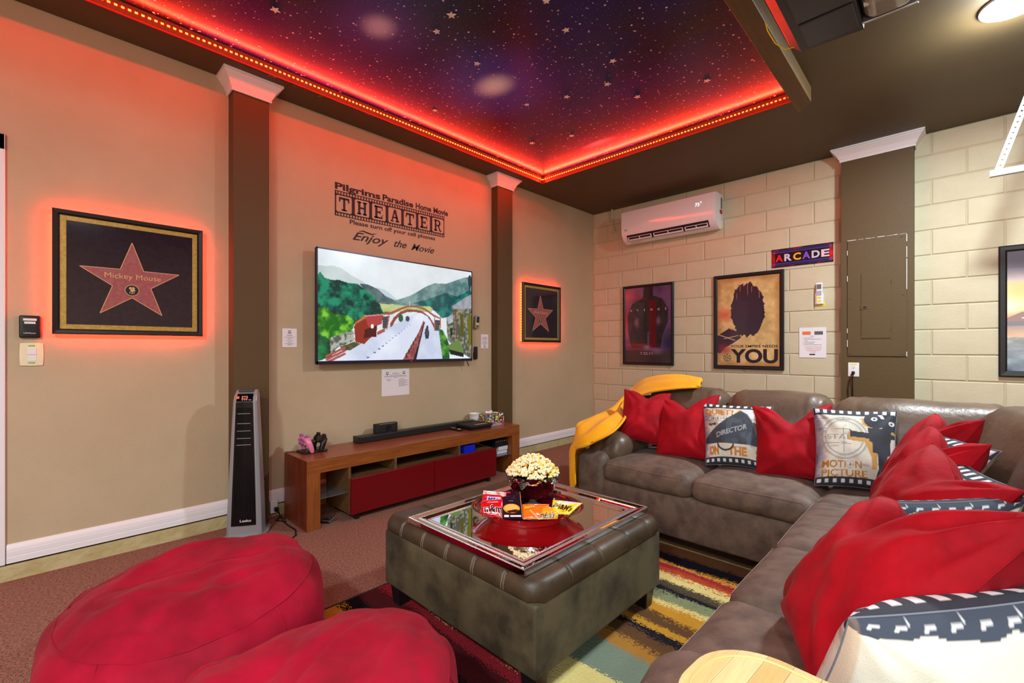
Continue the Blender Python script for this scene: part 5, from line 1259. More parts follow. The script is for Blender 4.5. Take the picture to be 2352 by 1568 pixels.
Mb = Matrix.Translation((bc[0], bc[1], PZ))
t = thing('mosaic_bowl', 'footed mirror mosaic bowl full of popcorn standing on the red platter', 'bowl', (bc[0], bc[1], PZ))
b = MB(); b.lathe(Mb, [(.038, 0), (.038, .004), (.022, .010), (.016, .020), (.018, .030), (.030, .036)], 28); obj('foot', b, mat('clear_foot_glass', (220, 200, 200), .03, trans=.7), t, smooth=True)
bp_ = [(.030, .034), (.062, .044), (.090, .066), (.108, .094), (.119, .126), (.1235, .150)]
b = MB(); b.lathe(Mb, bp_, 48, caps=False); b.lathe(Mb, [(.1235, .150), (.120, .151), (.115, .128), (.104, .097), (.087, .070), (.058, .048), (.002, .040)], 48, caps=False); obj('shell', b, mat('dark_bowl_glass', (40, 40, 48), .06, metal=.6), t, smooth=True)
b = MB(); 
def bprof(s_):
    k = s_ * (len(bp_) - 1); i = min(int(k), len(bp_) - 2); f = k - i; return (bp_[i][0] * (1 - f) + bp_[i + 1][0] * f, bp_[i][1] * (1 - f) + bp_[i + 1][1] * f)
r_ = random.Random(5)
for ri in range(13):
    s0_, s1_ = .06 + ri / 13 * .94, .06 + (ri + .88) / 13 * .94; n = max(14, int(56 * bprof(s1_)[0] / .1235))
    for k in range(n):
        a0, a1 = 2 * PI * (k + .05 + .5 * (ri % 2)) / n, 2 * PI * (k + .95 + .5 * (ri % 2)) / n; vs = []
        jr = r_.uniform(.0004, .0012)
        for (s_, a) in ((s0_, a0), (s0_, a1), (s1_, a1), (s1_, a0)):
            rr, zz_ = bprof(s_); rr += .0008 + r_.uniform(-.0004, .0005) + jr; vs.append(Mb @ Vector((rr * math.cos(a), rr * math.sin(a), zz_ - .0004)))
        b.add(vs, [(0, 1, 2, 3)])
mt_ = obj('mirror_tile', b, M_mirror, t); mt_['kind'] = 'stuff'
b = MB(); r_ = random.Random(8)
kern = []
for i in range(520):
    rr = .118 * math.sqrt(r_.random()); a = r_.uniform(0, 2 * PI); dome = .142 + .084 * (1 - (rr / .125) ** 2) + r_.uniform(-.014, .006)
    kern.append((rr * math.cos(a), rr * math.sin(a), dome))
for (x, y, z) in kern:
    c0 = Mb @ Vector((x, y, z)); mi = 0 if r_.random() < .62 else (1 if r_.random() < .75 else 2)
    for q in range(4):
        off = Vector((r_.uniform(-1, 1), r_.uniform(-1, 1), r_.uniform(-.4, 1))) * .0058
        b.ball(c0 + off, r_.uniform(.0042, .0068), 6, 4, mi if r_.random() < .8 else 0)
o = obj('popcorn', b, [mat('popcorn_cream', (252, 240, 196), .7), mat('popcorn_yellow', (250, 220, 96), .65), mat('popcorn_amber', (224, 150, 40), .6)], smooth=True, angle=180)
o['kind'] = 'stuff'; tag(o, 'heap of yellow popcorn filling the mosaic bowl', 'popcorn')
# sweets on the platter: pouches given by their four corners (TL, TR, BR, BL)
def pouch(label, group, corners, thick, bg, draw, name='candy_bag', mate=None, crimp=.08):
    c = [Vector(q) for q in corners]; U = (c[1] - c[0]); V = c[0] - c[3]; Nn = U.cross(V).normalized()
    w_, h_ = U.length, V.length
    cv = Canvas(1, h_ / w_, 80, max(24, int(80 * h_ / w_)), bg); draw(cv, h_ / w_)
    def f(u, v, s_):
        e = max(0, 1 - abs(2 * u - 1) ** 3) * max(0, 1 - (abs(2 * v - 1) / (1 - crimp)) ** 2.5 if abs(2 * v - 1) < 1 - crimp else 0)
        wr = .0022 * noise.noise(Vector((u * 5, v * 7, s_ * 2 + thick * 999)))
        q = (c[3] * (1 - u) + c[2] * u) * (1 - v) + (c[0] * (1 - u) + c[1] * u) * v
        zig = .0012 * math.sin(u * 90) if abs(2 * v - 1) > .97 else 0
        return q + Nn * (s_ * thick * .5 * e ** .6 + wr + .0004 * s_) + V.normalized() * zig
    t = thing(name, label, 'sweets', tuple((c[2] + c[3]) / 2), group)
    obj('front', cv.mb(lambda u, v: f(u, v, 1)), paint_mat('glossy_wrapper', .22, coat=.5), t, smooth=True, angle=180)
    b = MB(); b.grid([[f(i / 14, j / 14, -1) for j in range(15)] for i in range(15)]); obj('back', b, mate or mat('foil_back', (200, 190, 180), .3, metal=.5), t, smooth=True, angle=180)
    return t
G_ = 'sweets on the red platter'
def d1(cv, k):
    cv.rect(0, 1, k * .82, k, (238, 226, 226)); cv.rect(0, 1, k * .78, k * .82, (150, 10, 20)); cv.fill(fbm(cv.X, cv.Y, 5, 51) > .58, (226, 60, 60), .5)
    cv.rect(.22, .98, k * .42, k * .70, (196, 190, 236)); cv.text("M&M's", .62, k * .46, k * .20, (24, 36, 120), w=.70, align='c', bold=.05); cv.text('PARTY SIZE', .5, k * .88, k * .05, (150, 40, 50), w=.7, align='c')
def d2(cv, k):
    cv.fill(fbm(cv.X, cv.Y, 6, 53) > .58, (240, 60, 70), .5); cv.text('m&m', .52, k * .22, k * .44, (250, 240, 236), w=.82, align='c', bold=.06); cv.text('m&m', .53, k * .235, k * .42, (58, 26, 22), w=.80, align='c', bold=.03); cv.rect(.3, .8, k * .78, k * .83, (246, 170, 160))
def d3(cv, k):
    cv.rect(0, .03, 0, k, (196, 150, 96)); cv.rect(.97, 1, 0, k, (196, 150, 96)); cv.rect(.02, .5, k * .93, k, (206, 30, 60)); cv.ell(.5, k * .36, .40, k * .17, (236, 150, 50)); cv.ell(.5, k * .38, .34, k * .13, (250, 186, 90)); cv.poly([(.25, k * .27), (.7, k * .33), (.86, k * .29), (.8, k * .22), (.35, k * .20)], (66, 30, 18))
    cv.rect(.12, .34, k * .05, k * .13, (240, 236, 226)); cv.rect(.42, .92, k * .06, k * .12, (240, 236, 226)); cv.ell(.5, k * .64, .12, k * .012, (150, 120, 100)); cv.line(.25, k * .82, .75, k * .83, .012, (110, 80, 90)); cv.line(.3, k * .74, .7, k * .75, .012, (110, 80, 90))
def d4(cv, k):
    cv.text("Reese's", .27, k * .58, k * .20, (40, 20, 10), w=.42, align='c', shear=.3, bold=.05, rise=.2); cv.text("Reese's", .265, k * .60, k * .18, (250, 220, 40), w=.40, align='c', shear=.3, bold=.02, rise=.2)
    cv.poly([(.15, k * .14), (.4, k * .34), (.8, k * .30), (.9, k * .2), (.5, k * .06)], (232, 110, 30)); cv.line(.3, k * .5, .7, 0, .04, (250, 206, 170), .8)
def d5(cv, k):
    cv.poly([(0, k * .55), (.25, k), (1, k), (1, k * .9), (.4, k * .62)], (236, 236, 226)); cv.text("M&M's", .50, k * .40, k * .36, (60, 34, 24), w=.74, align='c', bold=.05, rise=-.12); cv.poly([(0, k * .5), (.1, k * .8), (.16, k * .74), (.06, k * .4)], (50, 90, 120)); cv.rect(.5, .6, k * .12, k * .26, (200, 160, 20)); cv.fill(fbm(cv.X, cv.Y, 6, 57) > .6, (255, 226, 90), .5)
def d6(cv, k):
    cv.text("m&m's", .42, k * .06, k * .44, (250, 230, 190), w=.80, align='c', bold=.06); cv.text("m&m's", .43, k * .075, k * .42, (62, 30, 20), w=.78, align='c', bold=.03); cv.fill(fbm(cv.X, cv.Y, 6, 59) > .6, (255, 206, 90), .5)
pouch('tall red candy bag with a white top band at the platter end', G_, [(1.900, -3.664, .532), (1.985, -3.606, .528), (2.008, -3.640, .458), (1.926, -3.706, .458)], .022, (214, 20, 34), d1)
pouch('smaller red candy bag leaning in front of the tall red one', G_, [(1.935, -3.712, .506), (2.002, -3.646, .514), (2.052, -3.690, .456), (1.976, -3.742, .458)], .020, (206, 14, 28), d2)
pouch('orange candy bag lying in the middle of the platter', G_, [(2.074, -3.598, .496), (2.156, -3.518, .496), (2.185, -3.580, .457), (2.122, -3.648, .457)], .018, (238, 112, 20), d4)
pouch('yellow candy bag with a white top resting on the platter rim', G_, [(2.176, -3.517, .520), (2.262, -3.425, .503), (2.262, -3.518, .478), (2.194, -3.552, .474)], .020, (246, 200, 30), d5)
pouch('crumpled amber yellow candy bag below the bright yellow one', G_, [(2.150, -3.545, .494), (2.215, -3.520, .490), (2.226, -3.550, .460), (2.168, -3.606, .458)], .016, (232, 160, 30), d6)
# chocolate box
cn = [Vector(q) for q in ((1.953, -3.610, .526), (2.015, -3.549, .526), (2.129, -3.659, .464), (2.067, -3.715, .464))]
t = thing('chocolate_box', 'flat dark chocolate box with an orange picture leaning between the candy bags', 'sweets', tuple(cn[3]), G_)
U = cn[1] - cn[0]; V = cn[0] - cn[3]; Mx = frameM(cn[3], U, V, U.cross(V)); w_, h_ = U.length, V.length; V2 = Mx.inverted() @ cn[0]
cv = Canvas(1, h_ / w_, 60, 108, (34, 16, 30)); d3(cv, h_ / w_)
b = MB(); b.obox(Mx, 0, w_, 0, h_, -.012, 0); obj('carton', b, mat('dark_carton', (40, 16, 30), .3), t, bevel=.0008)
obj('print', cv.mb(lambda u, v: Mx @ Vector((u * w_, v * h_, .0006))), paint_mat('glossy_wrapper', .22, coat=.5), t)

# ================================================================== SECTIONAL SOFA
sofa = thing('sectional_sofa', 'large brown suede corner sofa with rows of cushions', 'sofa', (2.9, -1.9, 0))
def crown(amount, wr=.006, seed=0.0, sc=4.0):
    def f(p_, h_):
        q = p_.copy()
        if p_.z > 0:
            k = (1 - (p_.x / h_[0]) ** 2) * (1 - (p_.y / h_[1]) ** 2); q.z += amount * k * (p_.z / h_[2])
        n_ = Vector((p_.x * sc + seed, p_.y * sc, p_.z * sc))
        q += Vector((noise.noise(n_), noise.noise(n_ + Vector((9, 3, 1))), noise.noise(n_ + Vector((2, 7, 5))))) * wr
        k2 = 1 + .03 * (1 - (p_.z / h_[2]) ** 2); q.x *= k2 if abs(p_.x) > h_[0] * .9 else 1; q.y *= k2 if abs(p_.y) > h_[1] * .9 else 1
        return q
    return f
def seat(x0, x1, y0, y1, z0=.305, z1=.448, edge='-y', seed=0.0, am=.030):
    c = ((x0 + x1) / 2, (y0 + y1) / 2, (z0 + z1) / 2); sz = (x1 - x0 - .004, y1 - y0 - .004, z1 - z0); df = crown(am, .005, seed)
    b = MB(); b.rbox(c, sz, .055, (12, 12, 3), df); o = obj('seat_cushion', b, M_sofa, sofa, smooth=True, angle=180)
    h_ = [s_ / 2 for s_ in sz]; r = .055; k = r * (1 - .78); k2 = r * (1 - .60); b = MB()
    for dz in (0, -.007):
        pts = []
        for i in range(25):
            u = -1 + 2 * i / 24
            if edge == '-y': q = Vector((u * (h_[0] - .03), -h_[1] + k - dz * .5 - .001, h_[2] - k2 + dz))
            else: q = Vector((-h_[0] + k - dz * .5 - .001, u * (h_[1] - .03), h_[2] - k2 + dz))
            pts.append(Vector(c) + df(q, h_) + Vector((0, -.0015, .001) if edge == '-y' else (-.0015, 0, .001)))
        b.tube(pts, .0010, 5)
    obj('stitching', b, M_stitch, o)
    return o
FY, FX = -2.520, 2.915                      # seat fronts of the two wings
seat(1.772, 2.345, FY, -1.80, seed=1); seat(2.345, 2.93, FY, -1.80, seed=4)
seat(2.925, 3.60, -2.46, -1.80, seed=7, edge='-x', am=.02)
seat(FX, 3.60, -3.125, -2.46, edge='-x', seed=9); seat(FX, 3.60, -3.620, -3.125, edge='-x', seed=12); seat(FX, 3.60, -4.190, -3.620, edge='-x', seed=15)
# front rails with double stitched seams
b = MB(); b.rbox((2.35, -2.14, .195), (1.17, .70, .255), .02, (10, 4, 3), crown(0, .003, 3)); rail = obj('front_rail', b, M_sofa, sofa, smooth=True)
b = MB()
for x in (2.02, 2.345, 2.55):
    for e in (-.006, .006): b.tube([(x + e, -2.493, .09), (x + e, -2.494, .20), (x + e, -2.492, .31)], .0011, 5)
obj('stitching', b, M_stitch, rail)
b = MB(); b.rbox((3.30, -3.345, .195), (.67, 1.72, .255), .02, (4, 12, 3), crown(0, .003, 5)); obj('front_rail', b, M_sofa, sofa, smooth=True)
b = MB(); b.rbox((2.75, -1.565, .42), (2.42, .16, .72), .05, (14, 2, 4), crown(0, .004, 6)); obj('back_frame', b, M_sofa, sofa, smooth=True)
b = MB(); b.rbox((3.90, -2.97, .42), (.16, 2.95, .72), .05, (2, 14, 4), crown(0, .004, 8)); obj('back_frame', b, M_sofa, sofa, smooth=True)
for x, y in ((1.66, -2.40), (1.66, -1.6), (2.85, -2.42), (3.85, -1.6), (3.05, -4.32), (3.85, -4.32)):
    b = MB(); b.lathe(Matrix.Translation((x, y, 0)), [(.022, .0005 if y > -2.41 and x < 2 else RT), (.03, .075)], 14); obj('foot', b, M_black, sofa)
# back cushions: gathered leather pleats towards the ends
def backc(c, size, rot, seed, lean, pleat=.010, big=1.0):
    def f(p_, h_):
        q = p_.copy(); u = p_.x / h_[0]; v = p_.z / h_[2]
        q.y -= .045 * (1 - u * u) * (1 - v * v) * (1 if p_.y < 0 else .3)
        q.z += .012 * (1 - u ** 4) - .022 * max(0, abs(u) - .75) / .25
        g = max(0, abs(u) - .45) / .55; tp = max(0, .2 + v)
        q.y += (pleat * g * tp * math.sin(p_.x * 120 + 4 * noise.noise(Vector((p_.x * 8, p_.z * 5, seed)))) if p_.y < h_[1] * .5 else 0)
        q.z += pleat * .45 * g * math.sin(p_.x * 95 + seed)
        n_ = Vector((p_.x * 5 + seed, p_.y * 5, p_.z * 6)); q += Vector((noise.noise(n_), noise.noise(n_ + Vector((4, 1, 7))), noise.noise(n_ + Vector((8, 8, 2))) * .7)) * .014
        q.y += lean * (q.z / h_[2]) * .5
        return q
    b = MB(); b.rbox(c, size, min(size[1] * .48, .085), (30, 5, 12), f, M=Matrix.Rotation(rot, 4, 'Z')); return obj('back_cushion', b, M_sofa_leather, sofa, smooth=True, angle=180)
backc((2.005, -1.76, .655), (.575, .24, .44), 0, 1.0, .12); backc((2.590, -1.76, .655), (.585, .24, .445), 0, 3.0, .12)
backc((3.26, -1.75, .650), (.78, .24, .44), 0, 5.5, .12, .014)
sr = -PI / 2
backc((3.70, -2.20, .665), (.70, .25, .46), math.radians(-62), 7.0, .12)
backc((3.695, -2.86, .685), (.55, .27, .50), sr, 9.0, .12); backc((3.695, -3.39, .690), (.52, .27, .50), sr, 11.0, .12); backc((3.695, -3.92, .690), (.55, .27, .50), sr, 13.0, .12)
# arms: upright panel and soft roll on top
b = MB(); b.rbox((1.665, -2.0, .272), (.215, 1.0, .40), .045, (4, 10, 5), crown(.03, .004, 2)); obj('arm', b, M_sofa, sofa, smooth=True, angle=180)
def roll(p_, h_):
    q = p_.copy(); n_ = Vector((p_.x * 7, p_.y * 7, p_.z * 7)); q += Vector((noise.noise(n_), noise.noise(n_ + Vector((5, 2, 2))), noise.noise(n_ + Vector((1, 6, 3))))) * .014
    q.z += .03 * (1 - (p_.x / h_[0]) ** 2) * (1 - (p_.y / h_[1]) ** 2)
    e = max(0, abs(p_.y) / h_[1] - .7) / .3; q.z += .006 * e * math.sin(p_.x * 90); q.z -= .03 * e * e
    return q
b = MB(); b.rbox((1.715, -2.07, .505), (.27, .72, .17), .08, (10, 18, 5), roll); obj('arm_roll', b, M_sofa_leather, sofa, smooth=True, angle=180)
b = MB(); b.rbox((3.43, -4.33, .272), (1.0, .20, .40), .045, (10, 4, 5), crown(.02, .004, 22)); obj('arm', b, M_sofa, sofa, smooth=True, angle=180)
def roll2(p_, h_):
    q = p_.copy(); n_ = Vector((p_.x * 7 + 3, p_.y * 7, p_.z * 7)); q += Vector((noise.noise(n_), noise.noise(n_ + Vector((5, 2, 2))), noise.noise(n_ + Vector((1, 6, 3))))) * .016
    e = max(0, abs(p_.x) / h_[0] - .72) / .28; q.z += .008 * e * math.sin(p_.y * 80 + 1) - .035 * e * e; q.x += .006 * math.sin(p_.y * 60) * e
    return q
b = MB(); b.rbox((3.46, -4.325, .545), (.95, .285, .165), .08, (20, 10, 5), roll2); obj('arm_roll', b, M_sofa, sofa, smooth=True, angle=180)
# round-ended bamboo tray on the near arm
t = thing('wooden_arm_tray', 'pale striped bamboo tray with rounded corners on the near sofa arm', 'tray', (3.24, -4.30, .64))
def rrect(x0, x1, y0, y1, r, n=12):
    o = []
    for cx, cy, a in ((x1 - r, y1 - r, 0), (x0 + r, y1 - r, 90), (x0 + r, y0 + r, 180), (x1 - r, y0 + r, 270)): o += [(cx + r * math.cos(math.radians(a + 90 * k / n)), cy + r * math.sin(math.radians(a + 90 * k / n))) for k in range(n + 1)]
    return o
bz_ = .640; NS = 7; xs0, xs1 = 3.096, 3.36
outl = rrect(xs0, xs1, -4.43, -4.190, .103)
def clip(poly, x, keep_right):
    out = []
    for i in range(len(poly)):
        a, c_ = poly[i], poly[(i + 1) % len(poly)]; ia = (a[0] >= x) == keep_right; ic = (c_[0] >= x) == keep_right
        if ia: out.append(a)
        if ia != ic: f = (x - a[0]) / (c_[0] - a[0]); out.append((x, a[1] + f * (c_[1] - a[1])))
    return out
rot_ = Matrix.Translation((3.2, -4.3, 0)) @ Matrix.Rotation(math.radians(-4), 4, 'Z') @ Matrix.Translation((-3.2, 4.3, 0))
for i in range(NS):
    a, e = xs0 + (xs1 - xs0) * i / NS, xs0 + (xs1 - xs0) * (i + 1) / NS
    pl_ = clip(clip(outl, a + .0002, True), e - .0002, False)
    if len(pl_) < 3: continue
    tone = [(228, 196, 132), (236, 210, 150), (222, 184, 116), (234, 204, 142)][i % 4]
    b = MB(); b.prism(rot_, pl_, bz_, bz_ + .012); obj('bamboo_strip', b, mat('bamboo_%d' % (i % 4), tone, .35, rgb2=tuple(int(q * .93) for q in tone), scale=8, stretch=(20, 1, 1), coat=.3), t, bevel=.0006)
b = MB(); inn = rrect(xs0 + .016, xs1 - .016, -4.414, -4.206, .088)
b.tube([rot_ @ Vector((x, y, bz_ + .0125)) for x, y in inn], .0022, 6, closed=True); obj('rim_ridge', b, mat('bamboo_rim', (226, 194, 128), .35), t, smooth=True)

# ================================================================== CUSHIONS
PG = 'scatter cushions on the sofa'
def pillow(label, corners, thick, seed, chop=.0, front=None, back=None, name='throw_pillow', n=52, wr=.012, edge_in=.07, dent=.05, dw=.40):
    c = [Vector(q) for q in corners]; U = ((c[1] - c[0]) + (c[2] - c[3])) / 2; V = ((c[0] - c[3]) + (c[1] - c[2])) / 2; Nn = U.cross(V).normalized(); hh = V.length
    def f(u, v, s_):
        a, bb = 2 * u - 1, 2 * v - 1
        ua = .5 + .5 * a * (1 - edge_in * (1 - bb * bb)); vb = .5 + .5 * bb * (1 - edge_in * (1 - a * a))
        q = (c[3] * (1 - ua) + c[2] * ua) * (1 - vb) + (c[0] * (1 - ua) + c[1] * ua) * vb
        g = math.exp(-((a - dent) / dw) ** 2) * max(0, (bb + .15) / 1.15) ** 2
        q = q - V.normalized() * (g * chop * hh)
        e = max(0, (1 - abs(a) ** 2.4) * (1 - abs(bb) ** 2.4)) ** .52
        th = thick * .5 * e * (1 - .35 * g * (chop > 0))
        w = 0
        if wr:
            w = wr * e * (noise.noise(Vector((a * 1.6 + seed, bb * 1.6, s_ + seed))) + .45 * noise.noise(Vector((a * 4 + seed, bb * 3, s_ * 3))))
            w += wr * .35 * math.sin((a * .6 - bb) * 9 + seed) * max(0, .35 - abs(abs(a) - .75)) * e
            # pulled folds running from the corners towards the middle
            for ca, cb2 in ((-1, 1), (1, 1), (-1, -1), (1, -1)):
                da, db = a - ca, bb - cb2; rr = math.hypot(da, db)
                if rr < 1.3: w += wr * .8 * math.sin(math.atan2(db, da) * 11 + seed * 1.7 + ca) * max(0, 1 - rr / 1.3) * min(1, rr * 3) * e ** .5
            if chop: w -= .026 * math.exp(-((a - dent) / .13) ** 2) * max(0, bb) * (s_ > 0)
        return q + Nn * (s_ * (th + .0005) + w)
    t = thing(name, label, 'cushion', tuple((c[2] + c[3]) / 2), PG)
    if front is None:
        b = MB(); b.grid([[f(i / n, j / n, 1) for i in range(n + 1)] for j in range(n + 1)]); obj('front_panel', b, M_red_velvet, t, smooth=True, angle=180)
    else:
        obj('front_panel', front.mb(lambda u, v: f(u, v, 1)), paint_mat('printed_linen', .85, weave=.25), t, smooth=True, angle=180)
    if back is not None and not isinstance(back, bpy.types.Material):
        obj('back_panel', back.mb(lambda u, v: f(1 - u, v, -1)), paint_mat('printed_linen', .85, weave=.25), t, smooth=True, angle=180)
    else:
        b = MB(); b.grid([[f(i / n, j / n, -1) for j in range(n + 1)] for i in range(n + 1)]); obj('back_panel', b, back or M_red_velvet, t, smooth=True, angle=180)
    pts = [f(i / 30, 0, 1) for i in range(30)] + [f(1, i / 30, 1) for i in range(30)] + [f(1 - i / 30, 1, 1) for i in range(30)] + [f(0, 1 - i / 30, 1) for i in range(30)]
    b = MB(); b.tube(pts, .0018, 5, closed=True); obj('seam', b, M_red_velvet if front is None else mat('grey_seam', (120, 122, 134), .8), t, smooth=True, angle=180)
    return t
def film_base(res=130):
    cv = Canvas(1, 1, res, res, (214, 212, 196)); n1 = fbm(cv.X, cv.Y, 6, 61); n2 = fbm(cv.X * .3, cv.Y, 26, 63)
    cv.c += ((n1 - .5) * 34)[..., None]; cv.fill(np.clip((n2 - .60) * 5, 0, 1), (120, 120, 128), .5)
    cv.fill(np.clip((.13 - cv.X + (fbm(cv.X, cv.Y, 14, 65) - .5) * .2) * 6, 0, 1), (70, 76, 130), .75)
    return cv
def film_edges(cv, y0=.0, y1=1.0):
    for a, e in ((.0, .09), (.89, 1.0)):
        cv.rect(0, 1, a, e, (46, 52, 62))
        for k in range(10): cv.rect(.03 + k * .10, .078 + k * .10, a + .025, e - .022, (224, 222, 222))
def art_director():
    cv = film_base(); film_edges(cv)
    OR = (196, 128, 48)
    cv.text('QUIET', .04, .765, .10, OR, w=.42, bold=.05); cv.text('!', .47, .765, .10, OR, w=.03, bold=.05); cv.text('ON', .55, .765, .11, (206, 170, 60), w=.16, bold=.03)
    for y in (.735, .585, .545): cv.line(.03, y, .40, y + .005, .006, (70, 70, 84), .8)
    cv.text('CINEMA', .08, .665, .052, (84, 84, 92), w=.36, bold=.0); cv.line(.12, .64, .36, .645, .018, (150, 148, 150), .6); cv.text('ADMIT', .09, .575, .042, (38, 40, 50), w=.17, bold=.06)
    cv.text('ON', .10, .125, .12, OR, w=.17, bold=.06); cv.text('THE', .42, .120, .12, OR, w=.31, bold=.06); cv.text('SET', .86, .11, .12, OR, w=.22, bold=.05)
    cv.fill(((cv.X - .385) / .14) ** 2 + ((cv.Y - .275) / .105) ** 2 < 1, (56, 62, 68)); cv.fill(((cv.X - .385) / .115) ** 2 + ((cv.Y - .28) / .082) ** 2 < 1, (212, 208, 190))
    cv.poly([(.58, .845), (.64, .88), (.90, .90), (.99, .88), (.99, .70), (.80, .72)], (206, 212, 212)); cv.poly([(.80, .66), (1, .60), (1, .28), (.90, .28)], (96, 80, 74))
    cv.poly([(.055, .40), (.60, .855), (.70, .79), (.80, .64), (.87, .45), (.90, .285), (.08, .285)], (58, 66, 76)); cv.line(.60, .855, .70, .79, .012, (96, 108, 116)); cv.line(.70, .79, .80, .64, .012, (96, 108, 116)); cv.line(.80, .64, .87, .45, .012, (96, 108, 116)); cv.ell(.06, .34, .035, .055, (46, 50, 84))
    n = fbm(cv.X, cv.Y, 9, 71); cv.fill((cv.c[..., 0] < 66) & (cv.c[..., 2] > 70) & (n > .6), (78, 88, 98), .6)
    cv.text('DIRECTOR', .24, .37, .085, (160, 164, 168), w=.48, bold=.02, rise=.36)
    return cv
def art_motion():
    cv = film_base(); film_edges(cv)
    for y in (.83, .69, .50): cv.line(.05, y, .45, y - .01, .005, (70, 70, 84), .7)
    for r_, w_ in ((.285, .92), (.235, .92)): cv.ell(.37, .575, r_ * 1.05, r_, (160, 160, 158), .8, w_)
    cv.line(.36, .30, .37, .86, .006, (130, 130, 130)); cv.line(.10, .575, .64, .565, .004, (140, 140, 140), .6); cv.text('START', .15, .545, .070, (140, 140, 138), w=.42)
    TN = (196, 152, 84); DK = (50, 54, 62); OR = (184, 124, 40)
    cv.poly([(.58, .86), (.60, .76), (.70, .70), (.74, .80)], TN); cv.poly([(.42, .62), (.42, .54), (.62, .52), (.66, .44), (.70, .34), (.70, .20), (.76, .20), (.78, .60), (.66, .64)], TN); cv.rect(.42, .50, .56, .65, TN)
    cv.ell(.76, .83, .145, .115, DK); cv.ell(.93, .80, .12, .13, DK); cv.poly([(.66, .72), (1, .72), (1, .62), (.94, .60), (.93, .40), (.90, .38), (.72, .40), (.72, .52), (.68, .54)], DK); cv.poly([(.44, .68), (.47, .665), (.68, .645), (.68, .57), (.47, .585), (.45, .575)], DK); cv.poly([(.78, .40), (.90, .40), (.86, .20), (.82, .10), (.74, .10), (.78, .22)], DK)
    for x, y in ((.74, .845), (.945, .80)): cv.ell(x, y, .036, .030, (226, 226, 226)); cv.ell(x, y, .016, .013, DK)
    cv.poly([(.78, .91), (.83, .91), (.86, .86), (.82, .86)], (236, 232, 232)); cv.ell(.97, .68, .03, .02, (186, 160, 70))
    cv.text('MOTI', .085, .195, .085, OR, w=.30, bold=.02); cv.ell(.435, .235, .050, .050, (168, 168, 164), 1, .82); cv.text('3', .435, .212, .048, (60, 60, 60), align='c'); cv.text('N', .50, .195, .085, OR, w=.075, bold=.02)
    cv.text('PICTURE', .085, .095 + .0, .078, OR, w=.56, bold=.02)
    film_edges2 = cv.rect(0, 1, 0, .0, DK)
    return cv
def art_lines():
    cv = film_base(); film_edges(cv)
    for k in range(5):
        for q in range(5): cv.ell(.12 + q * .19 + .03 * (k % 2), .78 - k * .10, .07, .028, (214, 160, 60), .85)
    cv.poly([(.2, .1), (.8, .1), (.7, .3), (.3, .3)], (58, 66, 76))
    return cv
def art_back(res=120):
    cv = Canvas(1, 1, res, res, (226, 222, 204)); n1 = fbm(cv.X, cv.Y, 5, 81); cv.c += ((n1 - .5) * 16)[..., None]
    wv = .052 + .010 * np.sin(cv.X * 17) + .006 * np.sin(cv.X * 41); cv.fill(cv.Y > 1 - wv, (62, 70, 84))
    for k in range(9): x = .05 + k * .105; cv.poly([(x, .972), (x + .05, .980), (x + .065, .992), (x + .012, .986)], (226, 226, 226))
    cv.fill((cv.X < .03) | (cv.X > .975), (196, 150, 110), .35)
    return cv
pillow('red velvet cushion leaning on the far sofa arm under the yellow blanket', [(1.690, -2.10, .870), (1.985, -1.98, .850), (2.035, -2.17, .505), (1.760, -2.30, .560)], .19, 1.3, .10)
pillow('second red cushion from the blanket, directly left of the DIRECTOR cushion', [(1.915, -2.03, .815), (2.310, -1.97, .862), (2.325, -2.19, .478), (1.997, -2.23, .455)], .19, 4.1, .16)
pillow('printed cushion with a black megaphone lettered DIRECTOR', [(2.226, -2.06, .812), (2.630, -2.01, .820), (2.640, -2.20, .478), (2.325, -2.25, .462)], .17, 7.7, 0, art_director(), mat('linen_back', (214, 208, 186), .9), 'printed_pillow', wr=.006)
pillow('red cushion with a deep centre dent between the two printed cushions', [(2.530, -2.07, .818), (2.915, -1.98, .855), (2.930, -2.20, .470), (2.610, -2.27, .458)], .19, 2.9, .24)
pillow('printed cushion showing a film camera and MOTION PICTURE lettering', [(2.845, -2.10, .840), (3.195, -2.05, .850), (3.215, -2.23, .478), (2.890, -2.30, .466)], .17, 6.2, 0, art_motion(), mat('linen_back', (214, 208, 186), .9), 'printed_pillow', wr=.006)
def lean(tf, tn, dx=-.20, dz=-.375, dy=0.0): return [tf, tn, (tn[0] + dx, tn[1] - .02 + dy, max(.462, tn[2] + dz)), (tf[0] + dx, tf[1] - .02 + dy, max(.462, tf[2] + dz))]
pillow('farthest red cushion of the long row on the side wing', lean((3.336, -2.16, .862), (3.485, -2.50, .888)), .17, 11.0, .28)
pillow('printed cushion wedged between the two farthest red cushions of the side wing', lean((3.318, -2.36, .820), (3.520, -2.68, .800)), .13, 12.0, 0, art_lines(), mat('linen_back', (214, 208, 186), .9), 'printed_pillow', wr=.005)
pillow('second red cushion of the side wing, in front of the half hidden printed one', lean((3.335, -2.56, .857), (3.487, -2.90, .853)), .17, 13.0, .22)
pillow('printed cushion with orange lettering between two red cushions of the side wing', lean((3.392, -2.78, .796), (3.512, -3.06, .760)), .12, 14.0, 0, art_lines(), mat('linen_back', (214, 208, 186), .9), 'printed_pillow', wr=.005)
pillow('broad red cushion behind the cream backed cushion of the side wing', lean((3.350, -2.97, .848), (3.528, -3.30, .800), -.21), .21, 15.0, .12)
cb_ = lambda l, r_, dx, dy, dz: [l, r_, (r_[0] + dx, r_[1] + dy, max(.462, r_[2] + dz)), (l[0] + dx, l[1] + dy, max(.462, l[2] + dz))]
pillow('cream backed cushion standing between the two largest red cushions', cb_((3.535, -3.26, .780), (3.244, -3.50, .755), -.10, .04, -.32), .14, 16.0, 0, art_lines(), art_back(), 'printed_pillow', wr=.005)
